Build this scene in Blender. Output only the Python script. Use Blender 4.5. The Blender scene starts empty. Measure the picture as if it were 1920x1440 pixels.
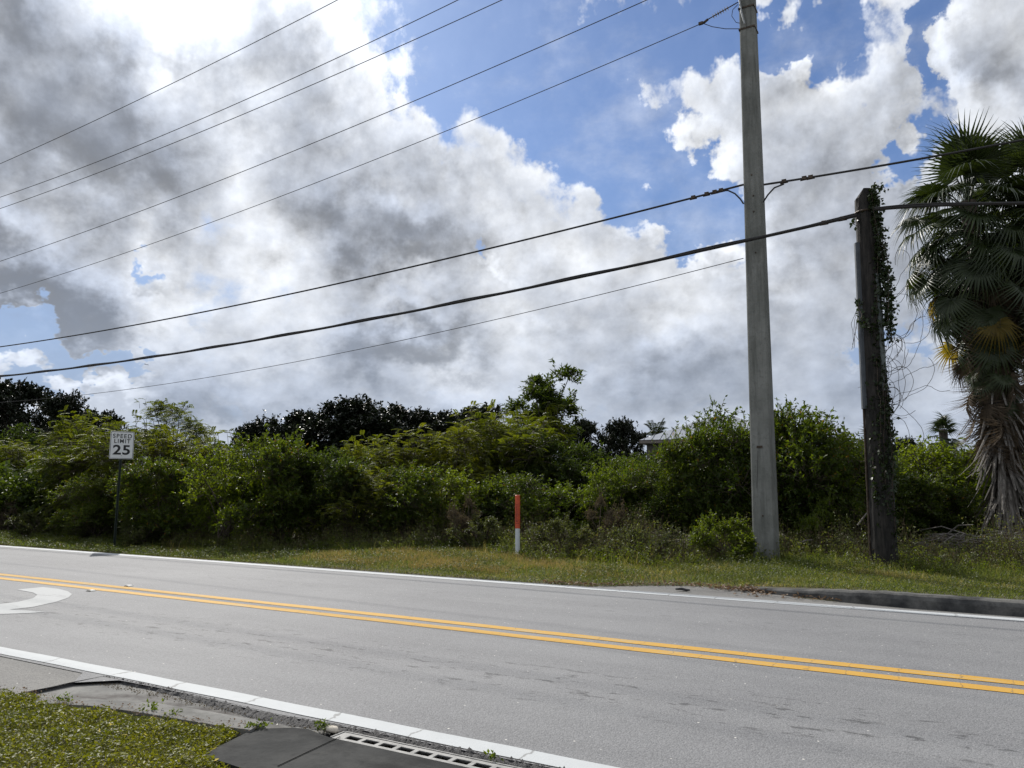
import bpy, math, random
import numpy as np
from mathutils import Vector
R = math.radians
scn = bpy.context.scene
COL = scn.collection

# ---------------------------------------------------------------- camera
CAMH, YAW, PITCH, FPX = 1.55, 30.2, 7.6, 1443.0
cam_d = bpy.data.cameras.new("camera"); cam = bpy.data.objects.new("camera", cam_d); COL.objects.link(cam)
cam.location = (0, 0, CAMH); cam.rotation_euler = (R(90 + PITCH), 0, R(YAW))
cam_d.sensor_width = 36; cam_d.lens = FPX / 1920 * 36; cam_d.clip_start = .05; cam_d.clip_end = 20000
scn.camera = cam
_y, _p = R(YAW), R(PITCH)
CF = np.array([-math.sin(_y) * math.cos(_p), math.cos(_y) * math.cos(_p), math.sin(_p)])
CR = np.array([math.cos(_y), math.sin(_y), 0.]); CU = np.cross(CR, CF)
def ray(x, y):
    d = CF * FPX + CR * (x - 960) + CU * (720 - y); return d / np.linalg.norm(d)
def gp(x, y, z=0.0):                       # ground point seen at a photo pixel
    d = ray(x, y); t = (z - CAMH) / d[2]; return np.array([0, 0, CAMH]) + d * t
def at_y(x, y, Y):                         # point seen at a pixel on the upright plane of given Y
    d = ray(x, y); return np.array([0, 0, CAMH]) + d * (Y / d[1])
def at_depth(x, y, D):
    d = ray(x, y); return np.array([0, 0, CAMH]) + d * (D / (d @ CF))
def hgt(y, D):                             # height seen at row y, depth D
    return CAMH + D * (math.sin(_p) * FPX + (720 - y) * math.cos(_p)) / FPX

# ---------------------------------------------------------------- sun, sky
SUN_EL, SUN_AZ = 37.5, -54.0               # azimuth from +Y, right positive
sd = np.array([math.sin(R(SUN_AZ)) * math.cos(R(SUN_EL)), math.cos(R(SUN_AZ)) * math.cos(R(SUN_EL)), math.sin(R(SUN_EL))])
sl = bpy.data.lights.new("sun", 'SUN'); sl.energy = 4.6; sl.angle = R(.55); sl.color = (1, .96, .90)
so = bpy.data.objects.new("sun", sl); COL.objects.link(so)
so.rotation_euler = Vector(sd).to_track_quat('Z', 'Y').to_euler()
scn.view_settings.view_transform = 'Standard'; scn.view_settings.look = 'None'
scn.view_settings.exposure = 0; scn.view_settings.gamma = 1
scn.cycles.max_bounces = 6; scn.cycles.transparent_max_bounces = 6
scn.cycles.diffuse_bounces = 3; scn.cycles.glossy_bounces = 2; scn.cycles.transmission_bounces = 3
scn.cycles.use_denoising = True

class NT:
    def __init__(s, tree): s.t = tree; s.n = tree.nodes; s.l = tree.links
    def new(s, k, **kw):
        n = s.n.new(k)
        for a, b in kw.items(): setattr(n, a, b)
        return n
    def set(s, sock, v):
        if isinstance(v, bpy.types.NodeSocket): s.l.new(v, sock)
        elif v is not None:
            if hasattr(sock.default_value, '__len__') and not hasattr(v, '__len__'): v = [v] * len(sock.default_value)
            sock.default_value = v
    def m(s, op, a, b=None, c=None, clamp=False):
        n = s.new('ShaderNodeMath', operation=op, use_clamp=clamp)
        s.set(n.inputs[0], a); s.set(n.inputs[1], b)
        if c is not None: s.set(n.inputs[2], c)
        return n.outputs[0]
    def vm(s, op, a, b=None, c=None, scale=None):
        n = s.new('ShaderNodeVectorMath', operation=op)
        s.set(n.inputs[0], a)
        if b is not None: s.set(n.inputs[1], b)
        if c is not None: s.set(n.inputs[2], c)
        if scale is not None: s.set(n.inputs['Scale'], scale)
        return n.outputs['Value'] if op in ('LENGTH', 'DOT_PRODUCT', 'DISTANCE') else n.outputs[0]
    def mr(s, v, a, b, c=0., d=1., smooth=True):
        n = s.new('ShaderNodeMapRange', interpolation_type='SMOOTHSTEP' if smooth else 'LINEAR')
        for i, q in enumerate((v, a, b, c, d)): s.set(n.inputs[i], q)
        return n.outputs[0]
    def mix(s, f, a, b, mode='MIX'):
        n = s.new('ShaderNodeMix', data_type='RGBA', blend_type=mode)
        s.set(n.inputs[0], f)
        for i, q in ((6, a), (7, b)):
            if not isinstance(q, bpy.types.NodeSocket) and len(q) == 3: q = (*q, 1)
            s.set(n.inputs[i], q)
        return n.outputs[2]
    def noise(s, vec, scale, detail=4, rough=.5, dist=0., col=False, lac=2.0):
        n = s.new('ShaderNodeTexNoise')
        s.set(n.inputs['Vector'], vec); s.set(n.inputs['Scale'], scale); n.inputs['Detail'].default_value = detail
        n.inputs['Roughness'].default_value = rough; n.inputs['Distortion'].default_value = dist; n.inputs['Lacunarity'].default_value = lac
        return n.outputs[1] if col else n.outputs[0]
    def vor(s, vec, scale, feature='F1', detail=0., rough=.5, out=0, rnd=1.):
        n = s.new('ShaderNodeTexVoronoi', feature=feature)
        s.set(n.inputs['Vector'], vec); s.set(n.inputs['Scale'], scale)
        if 'Detail' in n.inputs: n.inputs['Detail'].default_value = detail; n.inputs['Roughness'].default_value = rough
        n.inputs['Randomness'].default_value = rnd
        return n.outputs[out]
    def xyz(s, v):
        n = s.new('ShaderNodeSeparateXYZ'); s.set(n.inputs[0], v); return n.outputs
    def comb(s, x, y, z):
        n = s.new('ShaderNodeCombineXYZ')
        for i, q in enumerate((x, y, z)): s.set(n.inputs[i], q)
        return n.outputs[0]

def ae(x, y):
    d = ray(x, y); return np.array([math.degrees(math.atan2(d[0], d[1])), math.degrees(math.asin(d[2]))])

def build_sky():
    w = bpy.data.worlds.new("World"); scn.world = w; w.use_nodes = True
    t = NT(w.node_tree); w.node_tree.nodes.clear()
    # --- cloud density group: (azimuth, elevation, 0) in degrees -> density, thickness
    g = bpy.data.node_groups.new("cloud_density", 'ShaderNodeTree')
    g.interface.new_socket("P", in_out='INPUT', socket_type='NodeSocketVector')
    g.interface.new_socket("D", in_out='OUTPUT', socket_type='NodeSocketFloat')
    g.interface.new_socket("T", in_out='OUTPUT', socket_type='NodeSocketFloat')
    q = NT(g); gi = q.new('NodeGroupInput'); go = q.new('NodeGroupOutput')
    P = gi.outputs[0]
    px, py, _ = q.xyz(P)
    # cloud sheet coordinates: cells shrink towards the horizon
    U = q.comb(q.m('MULTIPLY', px, .043), q.m('ADD', q.m('MULTIPLY', py, .028), q.m('MULTIPLY', q.m('LOGARITHM', q.m('ADD', q.m('MAXIMUM', py, -6.), 10.), math.e), .5)), 3.7)
    n1 = q.noise(U, 2.2, 1, .5, 0, True)
    n2 = q.m('SUBTRACT', q.noise(U, 7.5, 5, .6), .5)
    n3 = q.m('SUBTRACT', q.noise(q.vm('ADD', U, (9.1, 4.3, 1.7)), 8.5, 4, .6), .5)
    wv = q.vm('ADD', q.vm('SCALE', q.vm('SUBTRACT', n1, (.5, .5, .5)), scale=7.), q.vm('SCALE', q.comb(n2, n3, 0.), scale=8.5))
    Pw = q.vm('MULTIPLY', q.vm('ADD', P, wv), (1, 1, 0))
    def blobs(lst, start):
        acc = start
        for (x, y, rx, ry, rot, wt) in lst:
            c = ae(x, y); u = np.array([math.cos(R(rot)), math.sin(R(rot))]); v = np.array([-u[1], u[0]])
            a = ae(x + rx * u[0], y + rx * u[1]) - c; b = ae(x + ry * v[0], y + ry * v[1]) - c
            mp = q.new('ShaderNodeMapping', vector_type='TEXTURE')
            q.set(mp.inputs['Vector'], Pw); mp.inputs['Location'].default_value = (c[0], c[1], 0)
            mp.inputs['Rotation'].default_value = (0, 0, math.atan2(a[1], a[0]))
            mp.inputs['Scale'].default_value = (np.linalg.norm(a), np.linalg.norm(b), 1)
            ln = q.vm('LENGTH', mp.outputs[0])
            s_ = q.mr(ln, 0., 1.6, wt, 0.)
            acc = q.m('ADD', acc, s_)
        return acc
    # photo-pixel centre, radii, rotation, weight: holes of blue are negative
    cover = [(900, 60, 215, 130, 42, -1.3), (1130, 250, 250, 105, 38, -1.35), (1310, 400, 130, 60, 35, -1.0), (1480, 30, 170, 75, 8, -1.15),
             (1230, 60, 200, 90, 0, -.75), (1685, 275, 60, 40, -20, -1.3), (1765, 80, 40, 120, 0, -1.0), (40, 645, 150, 42, 12, -1.3), (210, 688, 120, 24, 8, -1.1), (290, 470, 30, 16, 20, -.5),
             (1680, 650, 90, 22, -10, -.75), (1400, 530, 60, 20, 0, -.35), (905, 480, 35, 22, 30, -.8), (790, 200, 70, 40, 50, -.35),
             (1480, 120, 130, 50, -20, .30), (1520, 250, 200, 130, 0, .75), (1350, 210, 90, 80, 20, .50), (1190, 170, 60, 40, 20, .30), (1870, 110, 100, 110, 0, .7), (1040, 95, 50, 22, -20, .45),
             (200, 150, 260, 260, 30, .8), (110, 540, 200, 90, 20, .8), (560, 180, 220, 120, 42, .4), (730, 430, 260, 150, 20, .6),
             (750, 640, 260, 90, 0, .6), (1300, 650, 300, 120, 0, .5), (1250, 480, 130, 60, 20, .35), (1550, 480, 200, 110, 0, .6), (1050, 520, 140, 110, 20, .5), (1750, 760, 300, 70, 0, .45), (350, 740, 300, 45, 0, .4)]
    dark = [(60, 150, 280, 220, 40, .82), (290, 330, 170, 100, 40, .35), (90, 540, 190, 80, 25, .85), (190, 590, 110, 50, 20, .25), (560, 235, 110, 55, 40, .22),
            (715, 430, 160, 80, 15, .85), (740, 635, 165, 58, -5, .8), (830, 340, 90, 50, 30, .25), (1640, 300, 150, 80, 20, .28), (1560, 430, 200, 90, 15, .3),
            (1850, 170, 90, 60, 0, .3), (1330, 700, 330, 75, 0, .42), (1760, 470, 190, 120, 10, .25), (520, 730, 360, 60, 3, .42), (1600, 620, 190, 90, 5, .42), (1720, 730, 120, 60, 0, .25), (960, 760, 500, 40, 0, .35),
            (560, 610, 120, 45, 0, -.25), (330, 540, 60, 80, 30, -.3), (310, 10, 80, 80, 40, -.4), (440, 150, 130, 60, 40, .22), (520, 60, 90, 50, 40, .2), (560, 120, 120, 60, 40, .2), (330, 600, 150, 40, 10, -.25), (960, 640, 110, 60, 30, -.45), (180, 720, 140, 50, 10, -.3), (1250, 560, 150, 60, 25, -.25), (1740, 720, 90, 40, 0, -.3), (1180, 730, 120, 40, 10, -.3), (1450, 200, 120, 100, 0, -.15), (900, 700, 70, 50, 0, -.3), (1000, 450, 120, 60, 30, -.2)]
    fb = q.noise(U, 5., 8, .61, .0)
    bl = q.vor(q.vm('ADD', U, q.vm('SCALE', q.comb(n2, n3, n2), scale=.14)), 8., 'F1', 1., .5)
    base = q.m('ADD', .50, q.m('ADD', q.m('MULTIPLY', q.m('SUBTRACT', fb, .5), 1.15), q.m('MULTIPLY', q.m('SUBTRACT', .42, bl), .38)))
    D = blobs(cover, base)
    f2 = q.noise(q.vm('ADD', U, (5.1, 2.2, 9.)), 4.6, 7, .60, .0)
    T0 = blobs(dark, 0.)
    T = q.m('ADD', T0, q.m('ADD', q.m('MULTIPLY', q.m('MULTIPLY', q.m('SUBTRACT', f2, .5), 2.2), q.mr(T0, .3, 1., 1., .35)), .0))
    T = q.m('SUBTRACT', T, q.m('MULTIPLY', q.m('SUBTRACT', .42, bl), .42))
    q.l.new(D, go.inputs[0]); q.l.new(T, go.inputs[1])
    # --- world
    tc = t.new('ShaderNodeTexCoord'); dirv = tc.outputs['Generated']
    x, y, z = t.xyz(dirv)
    A = t.m('MULTIPLY', t.m('ARCTAN2', x, y), 180 / math.pi); E = t.m('MULTIPLY', t.m('ARCSINE', z), 180 / math.pi)
    P0 = t.comb(A, E, 0.)
    to_sun = t.vm('NORMALIZE', t.vm('SUBTRACT', (SUN_AZ, SUN_EL + 6, 0), P0))
    def dens(vec):
        n = t.new('ShaderNodeGroup'); n.node_tree = g; t.l.new(vec, n.inputs[0]); return n.outputs
    d0 = dens(P0); d1 = dens(t.vm('ADD', P0, t.vm('SCALE', to_sun, scale=1.4)))
    alpha = t.mr(d0[0], -.12, .40)
    veil = t.mr(t.noise(t.vm('MULTIPLY', P0, (.05, .085, 1.)), 1.6, 6, .62), .46, .74, .06, .34)
    alpha = t.m('MAXIMUM', alpha, veil)
    ang = t.m('MULTIPLY', t.m('ARCCOSINE', t.vm('DOT_PRODUCT', dirv, tuple(sd))), 180 / math.pi)
    relief = t.m('ADD', t.m('MULTIPLY', t.m('SUBTRACT', d0[0], d1[0]), .55), t.m('MULTIPLY', t.m('SUBTRACT', d0[1], d1[1]), .9))
    thick = t.m('ADD', t.m('MULTIPLY', t.mr(d0[0], .15, 1.1), .2), d0[1])
    gray = t.mr(thick, -.12, 1.5, smooth=False)
    gray = t.m('MULTIPLY', gray, t.mr(d0[0], -.05, .6, .15, 1.))
    br = t.m('SUBTRACT', .88, t.m('MULTIPLY', gray, .70))
    br = t.m('ADD', br, t.m('MULTIPLY', relief, .62))
    br = t.m('MULTIPLY', t.m('SMOOTH_MAX', br, .27, .15), t.mr(ang, 75., 125., 1., .62))
    glow = t.m('ADD', t.m('MULTIPLY', t.m('EXPONENT', t.m('MULTIPLY', ang, -1 / 5.)), 2.), t.m('MULTIPLY', t.m('EXPONENT', t.m('MULTIPLY', ang, -1 / 20.)), .78))
    thin = t.mr(thick, .75, .0)
    br = t.m('MULTIPLY', br, t.m('ADD', .88, t.m('MULTIPLY', glow, t.m('ADD', .30, t.m('MULTIPLY', thin, .70)))))
    tint = t.mix(gray, (.96, .99, 1.04), (.84, .94, 1.14))
    cloud = t.mix(1., tint, t.comb(br, br, br), 'MULTIPLY')
    hz = t.mr(E, 17., 2.)
    cloud = t.mix(t.m('MULTIPLY', hz, .5), cloud, (.41, .50, .66))
    sky = t.new('ShaderNodeTexSky', sky_type='NISHITA', sun_disc=False)
    sky.sun_elevation = R(SUN_EL); sky.sun_rotation = R(SUN_AZ); sky.altitude = 0; sky.air_density = 1.0; sky.dust_density = .6; sky.ozone_density = 2.2
    skc = t.mix(t.mr(E, 26., 2., 0., .92), t.mix(1., sky.outputs[0], (.66, .86, 1.16), 'MULTIPLY'), (4.2, 5.2, 7.2))
    b1 = t.new('ShaderNodeBackground'); t.set(b1.inputs[0], skc); b1.inputs[1].default_value = .085
    b2 = t.new('ShaderNodeBackground'); t.set(b2.inputs[0], cloud); b2.inputs[1].default_value = 1.0
    ms = t.new('ShaderNodeMixShader'); t.set(ms.inputs[0], alpha); t.l.new(b1.outputs[0], ms.inputs[1]); t.l.new(b2.outputs[0], ms.inputs[2])
    o = t.new('ShaderNodeOutputWorld'); t.l.new(ms.outputs[0], o.inputs[0])
    w.cycles.sampling_method = 'MANUAL'; w.cycles.sample_map_resolution = 512
build_sky()

# ---------------------------------------------------------------- mesh helpers
def new_mesh(name, V, F, mats, rnd=None, midx=None, smooth=False):
    """V (n,3); F list of index tuples or an int array (m,k)"""
    me = bpy.data.meshes.new(name)
    V = np.asarray(V, dtype=np.float32).reshape(-1, 3)
    if isinstance(F, np.ndarray):
        m, k = F.shape
        me.vertices.add(len(V)); me.vertices.foreach_set('co', V.ravel())
        me.loops.add(m * k); me.loops.foreach_set('vertex_index', F.astype(np.int32).ravel())
        me.polygons.add(m); me.polygons.foreach_set('loop_start', np.arange(0, m * k, k, dtype=np.int32))
        try: me.polygons.foreach_set('loop_total', np.full(m, k, dtype=np.int32))
        except Exception: pass
    else:
        me.from_pydata(V.tolist(), [], [tuple(int(i) for i in f) for f in F])
    for mt in (mats if isinstance(mats, (list, tuple)) else [mats]): me.materials.append(mt)
    if midx is not None: me.polygons.foreach_set('material_index', np.asarray(midx, dtype=np.int32))
    if rnd is not None:
        at = me.attributes.new('rnd', 'FLOAT', 'POINT'); at.data.foreach_set('value', np.asarray(rnd, dtype=np.float32))
    me.update(calc_edges=True)
    if smooth: me.polygons.foreach_set('use_smooth', np.ones(len(me.polygons), dtype=bool))
    me.validate()
    return me
def link(name, me, parent=None, loc=None):
    o = bpy.data.objects.new(name, me); COL.objects.link(o)
    if parent: o.parent = parent
    if loc is not None: o.location = [float(q) for q in loc]
    return o
def tag(o, label=None, cat=None, group=None, kind=None):
    if label: o['label'] = label
    if cat: o['category'] = cat
    if group: o['group'] = group
    if kind: o['kind'] = kind
    return o
def thing(name, label, cat, loc=(0, 0, 0), rz=0., group=None):
    o = bpy.data.objects.new(name, None); COL.objects.link(o); o.empty_display_size = .2
    o.location = [float(q) for q in loc]; o.rotation_euler = (0, 0, rz)
    return tag(o, label, cat, group)
class MB:
    """collects polygons, builds one mesh"""
    def __init__(s): s.v = []; s.f = []; s.mi = []; s.cur = 0
    def add(s, V, F):
        o = len(s.v); s.v += [tuple(map(float, p)) for p in V]; s.f += [tuple(i + o for i in f) for f in F]; s.mi += [s.cur] * len(F)
    def box(s, c, sz, rz=0., bev=0.):
        cx, cy, cz = c; a, b, h = [q / 2 for q in sz]
        if bev <= 0:
            V = [(x * a, y * b, z * h) for z in (-1, 1) for x, y in ((-1, -1), (1, -1), (1, 1), (-1, 1))]
            F = [(3, 2, 1, 0), (4, 5, 6, 7), (0, 1, 5, 4), (1, 2, 6, 5), (2, 3, 7, 6), (3, 0, 4, 7)]
        else:
            V = []; e = bev
            for z, k in ((-h, e), (-h + e, 0), (h - e, 0), (h, e)):
                aa, bb = a - k, b - k
                V += [(-aa + e, -bb, z), (aa - e, -bb, z), (aa, -bb + e, z), (aa, bb - e, z), (aa - e, bb, z), (-aa + e, bb, z), (-aa, bb - e, z), (-aa, -bb + e, z)]
            F = [tuple(range(7, -1, -1)), tuple(range(24, 32))]
            for r_ in range(3):
                for i in range(8): F.append((r_ * 8 + i, r_ * 8 + (i + 1) % 8, r_ * 8 + 8 + (i + 1) % 8, r_ * 8 + 8 + i))
        ca, sa = math.cos(rz), math.sin(rz)
        s.add([(cx + x * ca - y * sa, cy + x * sa + y * ca, cz + z) for x, y, z in V], F)
    def tube(s, pts, r, n=8, caps=True):
        pts = [np.array(p, float) for p in pts]; m = len(pts); rs = r if hasattr(r, '__len__') else [r] * m
        V = []; F = []; ref = None
        for i, p in enumerate(pts):
            d = pts[min(i + 1, m - 1)] - pts[max(i - 1, 0)]; d = d / (np.linalg.norm(d) + 1e-9)
            if ref is None: ref = np.array([0, 0, 1.]) if abs(d[2]) < .9 else np.array([1., 0, 0])
            u = np.cross(d, ref); u /= np.linalg.norm(u) + 1e-9; w = np.cross(u, d); ref = w
            for k in range(n):
                a = 2 * math.pi * k / n; V.append(p + (u * math.cos(a) + w * math.sin(a)) * rs[i])
        for i in range(m - 1):
            for k in range(n):
                k2 = (k + 1) % n; F.append((i * n + k, i * n + k2, i * n + n + k2, i * n + n + k))
        if caps: F.append(tuple(range(n - 1, -1, -1))); F.append(tuple(range((m - 1) * n, m * n)))
        s.add(V, F)
    def prism(s, poly, z0, z1):
        n = len(poly); V = [(p[0], p[1], z0) for p in poly] + [(p[0], p[1], z1) for p in poly]
        F = [tuple(range(n - 1, -1, -1)), tuple(range(n, 2 * n))] + [(i, (i + 1) % n, n + (i + 1) % n, n + i) for i in range(n)]
        s.add(V, F)
    def build(s, name, mat, parent=None, loc=None, smooth=False):
        me = new_mesh(name, s.v, s.f, mat, midx=s.mi if isinstance(mat, (list, tuple)) else None, smooth=smooth)
        return link(name, me, parent, loc)

# ---------------------------------------------------------------- materials
def mat(name):
    m = bpy.data.materials.new(name); m.use_nodes = True; t = NT(m.node_tree)
    return m, t, m.node_tree.nodes['Principled BSDF']
def bump(t, b, h, dist=.01, strength=1.):
    n = t.new('ShaderNodeBump'); n.inputs['Distance'].default_value = dist; n.inputs['Strength'].default_value = strength
    t.set(n.inputs['Height'], h); t.l.new(n.outputs[0], b.inputs['Normal'])
def objco(t): return t.new('ShaderNodeTexCoord').outputs['Object']
def geopos(t): return t.new('ShaderNodeNewGeometry').outputs['Position']
def leaf_mat(name, ca, cb, trans=.45, rough=.42, spec=.5, tcol=None, scale=1.2, dead=None):
    m, t, b = mat(name)
    at = t.new('ShaderNodeAttribute', attribute_name='rnd').outputs['Fac']
    oi = t.new('ShaderNodeObjectInfo').outputs['Random']
    n = t.noise(geopos(t), scale, 3, .6)
    f = t.m('ADD', t.m('MULTIPLY', at, .40), t.m('ADD', t.m('MULTIPLY', t.mr(n, .3, .7), .35), t.m('MULTIPLY', oi, .38)), clamp=True)
    c = t.mix(f, ca, cb)
    if dead: c = t.mix(t.mr(at, .975, .99), c, dead)
    t.set(b.inputs['Base Color'], c); b.inputs['Roughness'].default_value = rough; b.inputs['Specular IOR Level'].default_value = spec
    tr = t.new('ShaderNodeBsdfTranslucent')
    t.set(tr.inputs[0], t.mix(1., c, tcol or (1.5, 1.45, .6), 'MULTIPLY'))
    ms = t.new('ShaderNodeMixShader'); ms.inputs[0].default_value = trans
    t.l.new(b.outputs[0], ms.inputs[1]); t.l.new(tr.outputs[0], ms.inputs[2])
    t.l.new(ms.outputs[0], m.node_tree.nodes['Material Output'].inputs[0])
    return m
M = {}
M['pepper'] = leaf_mat('glossy_leaf', (.024, .050, .009), (.088, .128, .018), .52, .5, .34, (1.7, 1.5, .4), dead=(.16, .10, .03))
M['lacy'] = leaf_mat('lacy_leaf', (.046, .074, .012), (.112, .134, .020), .55, .55, .28, (1.7, 1.5, .4))
M['bright'] = leaf_mat('bright_leaf', (.045, .085, .010), (.13, .17, .020), .52, .5, .32, (1.6, 1.5, .4))
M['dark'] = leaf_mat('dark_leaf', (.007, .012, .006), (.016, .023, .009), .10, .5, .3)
M['mid'] = leaf_mat('mid_leaf', (.020, .040, .010), (.062, .092, .018), .45, .52, .3, (1.6, 1.5, .5))
M['dry'] = leaf_mat('dry_leaf', (.055, .045, .028), (.14, .115, .07), .3, .7, .2, (1.2, 1.1, .9))
M['weed'] = leaf_mat('weed_leaf', (.042, .064, .018), (.13, .145, .045), .4, .55, .35, dead=(.2, .15, .08))
M['vine'] = leaf_mat('vine_leaf', (.014, .026, .009), (.035, .055, .015), .25, .45, .4)
M['palm'] = leaf_mat('palm_blade', (.020, .034, .012), (.045, .065, .018), .22, .42, .45, scale=2.)
M['palm_yellow'] = leaf_mat('palm_blade_yellow', (.13, .11, .02), (.24, .17, .03), .45, .5, .4)
M['palm_dead'] = leaf_mat('palm_blade_dead', (.05, .038, .026), (.13, .10, .07), .22, .75, .2, (1.2, 1.1, .9), 3.)
M['clover'] = leaf_mat('ground_leaf', (.06, .085, .010), (.20, .20, .022), .45, .5, .3, dead=(.42, .36, .22), scale=2.2)

M['pale'] = leaf_mat('pale_petal', (.45, .45, .40), (.65, .64, .56), .3, .7, .2, (1., 1., .9))
M['straw'] = leaf_mat('straw_blade', (.20, .165, .06), (.38, .30, .12), .4, .6, .3, (1.2, 1.1, .8))
def grass_mat():
    m, t, b = mat('grass_blade')
    at = t.new('ShaderNodeAttribute', attribute_name='rnd').outputs['Fac']
    p = geopos(t); n = t.noise(p, .45, 4, .6); n2 = t.noise(p, 2.6, 3, .6)
    c = t.mix(at, (.060, .095, .020), (.175, .205, .055))
    c = t.mix(t.mr(t.m('ADD', n, t.m('MULTIPLY', at, .25)), .62, .86), c, (.30, .26, .11))
    c = t.mix(t.mr(n2, .55, .75, 0., .5), c, (.07, .115, .025))
    t.set(b.inputs['Base Color'], c); b.inputs['Roughness'].default_value = .5; b.inputs['Specular IOR Level'].default_value = .4
    tr = t.new('ShaderNodeBsdfTranslucent'); t.set(tr.inputs[0], t.mix(1., c, (1.4, 1.3, .7), 'MULTIPLY'))
    ms = t.new('ShaderNodeMixShader'); ms.inputs[0].default_value = .48
    t.l.new(b.outputs[0], ms.inputs[1]); t.l.new(tr.outputs[0], ms.inputs[2]); t.l.new(ms.outputs[0], m.node_tree.nodes['Material Output'].inputs[0])
    return m
M['grass'] = grass_mat()
def soil_mat():
    m, t, b = mat('soil'); p = geopos(t)
    n = t.noise(p, 1.3, 6, .65); n2 = t.noise(p, 22., 4, .7)
    c = t.mix(t.mr(n, .3, .7), (.045, .04, .022), (.10, .085, .045)); c = t.mix(t.mr(n2, .45, .7, 0., .7), c, (.05, .065, .02))
    t.set(b.inputs['Base Color'], c); b.inputs['Roughness'].default_value = .95; bump(t, b, n2, .02)
    return m
M['soil'] = soil_mat()
def asphalt_mat(name, lo, hi, edge=False):
    m, t, b = mat(name); p = geopos(t)
    grit = t.vor(p, 95., 'F1', out=1); g = t.xyz(grit)[0]
    big = t.noise(p, .35, 5, .6); fine = t.noise(p, 60., 3, .8)
    st = t.noise(t.vm('MULTIPLY', p, (.16, 1.5, 1.)), 1.4, 4, .6)
    c = t.mix(t.mr(big, .3, .7), lo, hi)
    c = t.mix(t.mr(st, .35, .7, 0., .35), c, tuple(q * .72 for q in lo))
    c = t.mix(t.mr(g, .0, 1., .0, .30), c, tuple(min(1, q * 1.75) for q in hi))
    c = t.mix(t.mr(fine, .5, .75, 0., .6), c, tuple(q * .42 for q in lo))
    chip = t.vor(p, 16., 'F1', out=0); chc = t.xyz(t.vor(p, 16., 'F1', out=1))[1]
    c = t.mix(t.m('MULTIPLY', t.mr(chip, .14, .08), t.mr(chc, .90, .93)), c, (.62, .60, .55))
    # scattered dark flecks and tar spots along the wheel paths
    y = t.xyz(p)[1]
    wp = t.m('ADD', t.mr(t.m('ABSOLUTE', t.m('SUBTRACT', y, 5.7)), .95, .1), t.mr(t.m('ABSOLUTE', t.m('SUBTRACT', y, 9.3)), .9, .1, 0., .4))
    sp = t.noise(t.vm('MULTIPLY', p, (1., 2.6, 1.)), 3.6, 6, .72)
    c = t.mix(t.m('MULTIPLY', t.mr(sp, .555, .63), t.m('MULTIPLY', wp, .85)), c, tuple(q * .4 for q in lo))
    t.set(b.inputs['Base Color'], c); b.inputs['Roughness'].default_value = .78; b.inputs['Specular IOR Level'].default_value = .35
    h = t.m('ADD', t.m('MULTIPLY', t.vor(p, 95., 'F1'), -.6), t.m('MULTIPLY', t.noise(p, 30., 3, .6), .8))
    bump(t, b, h, .006, .8)
    return m
M['asphalt'] = asphalt_mat('asphalt', (.150, .151, .156), (.198, .199, .202))
M['asphalt_edge'] = asphalt_mat('broken_asphalt', (.018, .018, .020), (.05, .049, .05))
M['shoulder'] = asphalt_mat('old_asphalt', (.10, .098, .094), (.16, .155, .145))
def paint_mat(name, c0, c1, worn, wear=.62, crack=1.1):
    m, t, b = mat(name); p = geopos(t); x, y, _ = t.xyz(p)
    n = t.noise(p, 7., 5, .7); fine = t.noise(p, 45., 3, .8)
    c = t.mix(n, c0, c1)
    w_ = t.noise(t.vm('MULTIPLY', p, (.5, 3., 1.)), 2.2, 6, .7)
    c = t.mix(t.m('MULTIPLY', t.mr(w_, wear, wear + .12), t.mr(fine, .35, .6)), c, worn)
    c = t.mix(t.mr(fine, .62, .8, 0., .5), c, tuple(q * .6 for q in c0))
    if crack:
        wob = t.m('ADD', x, t.m('MULTIPLY', t.noise(p, 7., 3, .6), .16))
        cell = t.new('ShaderNodeTexVoronoi', voronoi_dimensions='1D', feature='DISTANCE_TO_EDGE'); t.set(cell.inputs['W'], wob); cell.inputs['Scale'].default_value = crack
        c = t.mix(t.mr(cell.outputs['Distance'], .018, .004, 0., .55), c, (.10, .09, .08))
    t.set(b.inputs['Base Color'], c); b.inputs['Roughness'].default_value = .75; b.inputs['Specular IOR Level'].default_value = .2; bump(t, b, fine, .003, .5)
    return m
M['white'] = paint_mat('white_road_paint', (.43, .445, .45), (.52, .54, .545), (.26, .26, .265), .66)
M['white2'] = paint_mat('white_arrow_paint', (.34, .35, .35), (.42, .43, .43), (.24, .24, .245), .55, False)
M['yellow'] = paint_mat('yellow_road_paint', (.46, .26, .045), (.57, .335, .065), (.40, .33, .20), .53, 2.8)
def concrete_mat(name, a, b_, stain, sc=1., amt=.8, vert=False):
    m, t, b = mat(name); p = geopos(t)
    n = t.noise(p, 1.6 * sc, 6, .65); n2 = t.noise(p, 14. * sc, 5, .7)
    s_ = t.noise(t.vm('MULTIPLY', p, (6., 6., .5) if vert else (1., 1.6, 1.)), 1.7 * sc, 6, .65)
    c = t.mix(t.mr(n, .3, .7), a, b_); c = t.mix(t.mr(s_, .42, .68, 0., amt), c, stain)
    c = t.mix(t.mr(n2, .5, .75, 0., .55), c, tuple(q * .6 for q in a))
    pit = t.vor(p, 22. * sc, 'F1'); c = t.mix(t.mr(pit, .12, .05, 0., .6), c, (.05, .05, .045))
    t.set(b.inputs['Base Color'], c); b.inputs['Roughness'].default_value = .92; b.inputs['Specular IOR Level'].default_value = .15; bump(t, b, n2, .008, .7)
    return m
M['concrete'] = concrete_mat('stained_concrete', (.17, .168, .158), (.25, .245, .23), (.045, .034, .031))
M['kerb_near'] = concrete_mat('pale_kerb_concrete', (.17, .168, .16), (.25, .245, .23), (.08, .078, .072), 1.2, .6)
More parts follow.
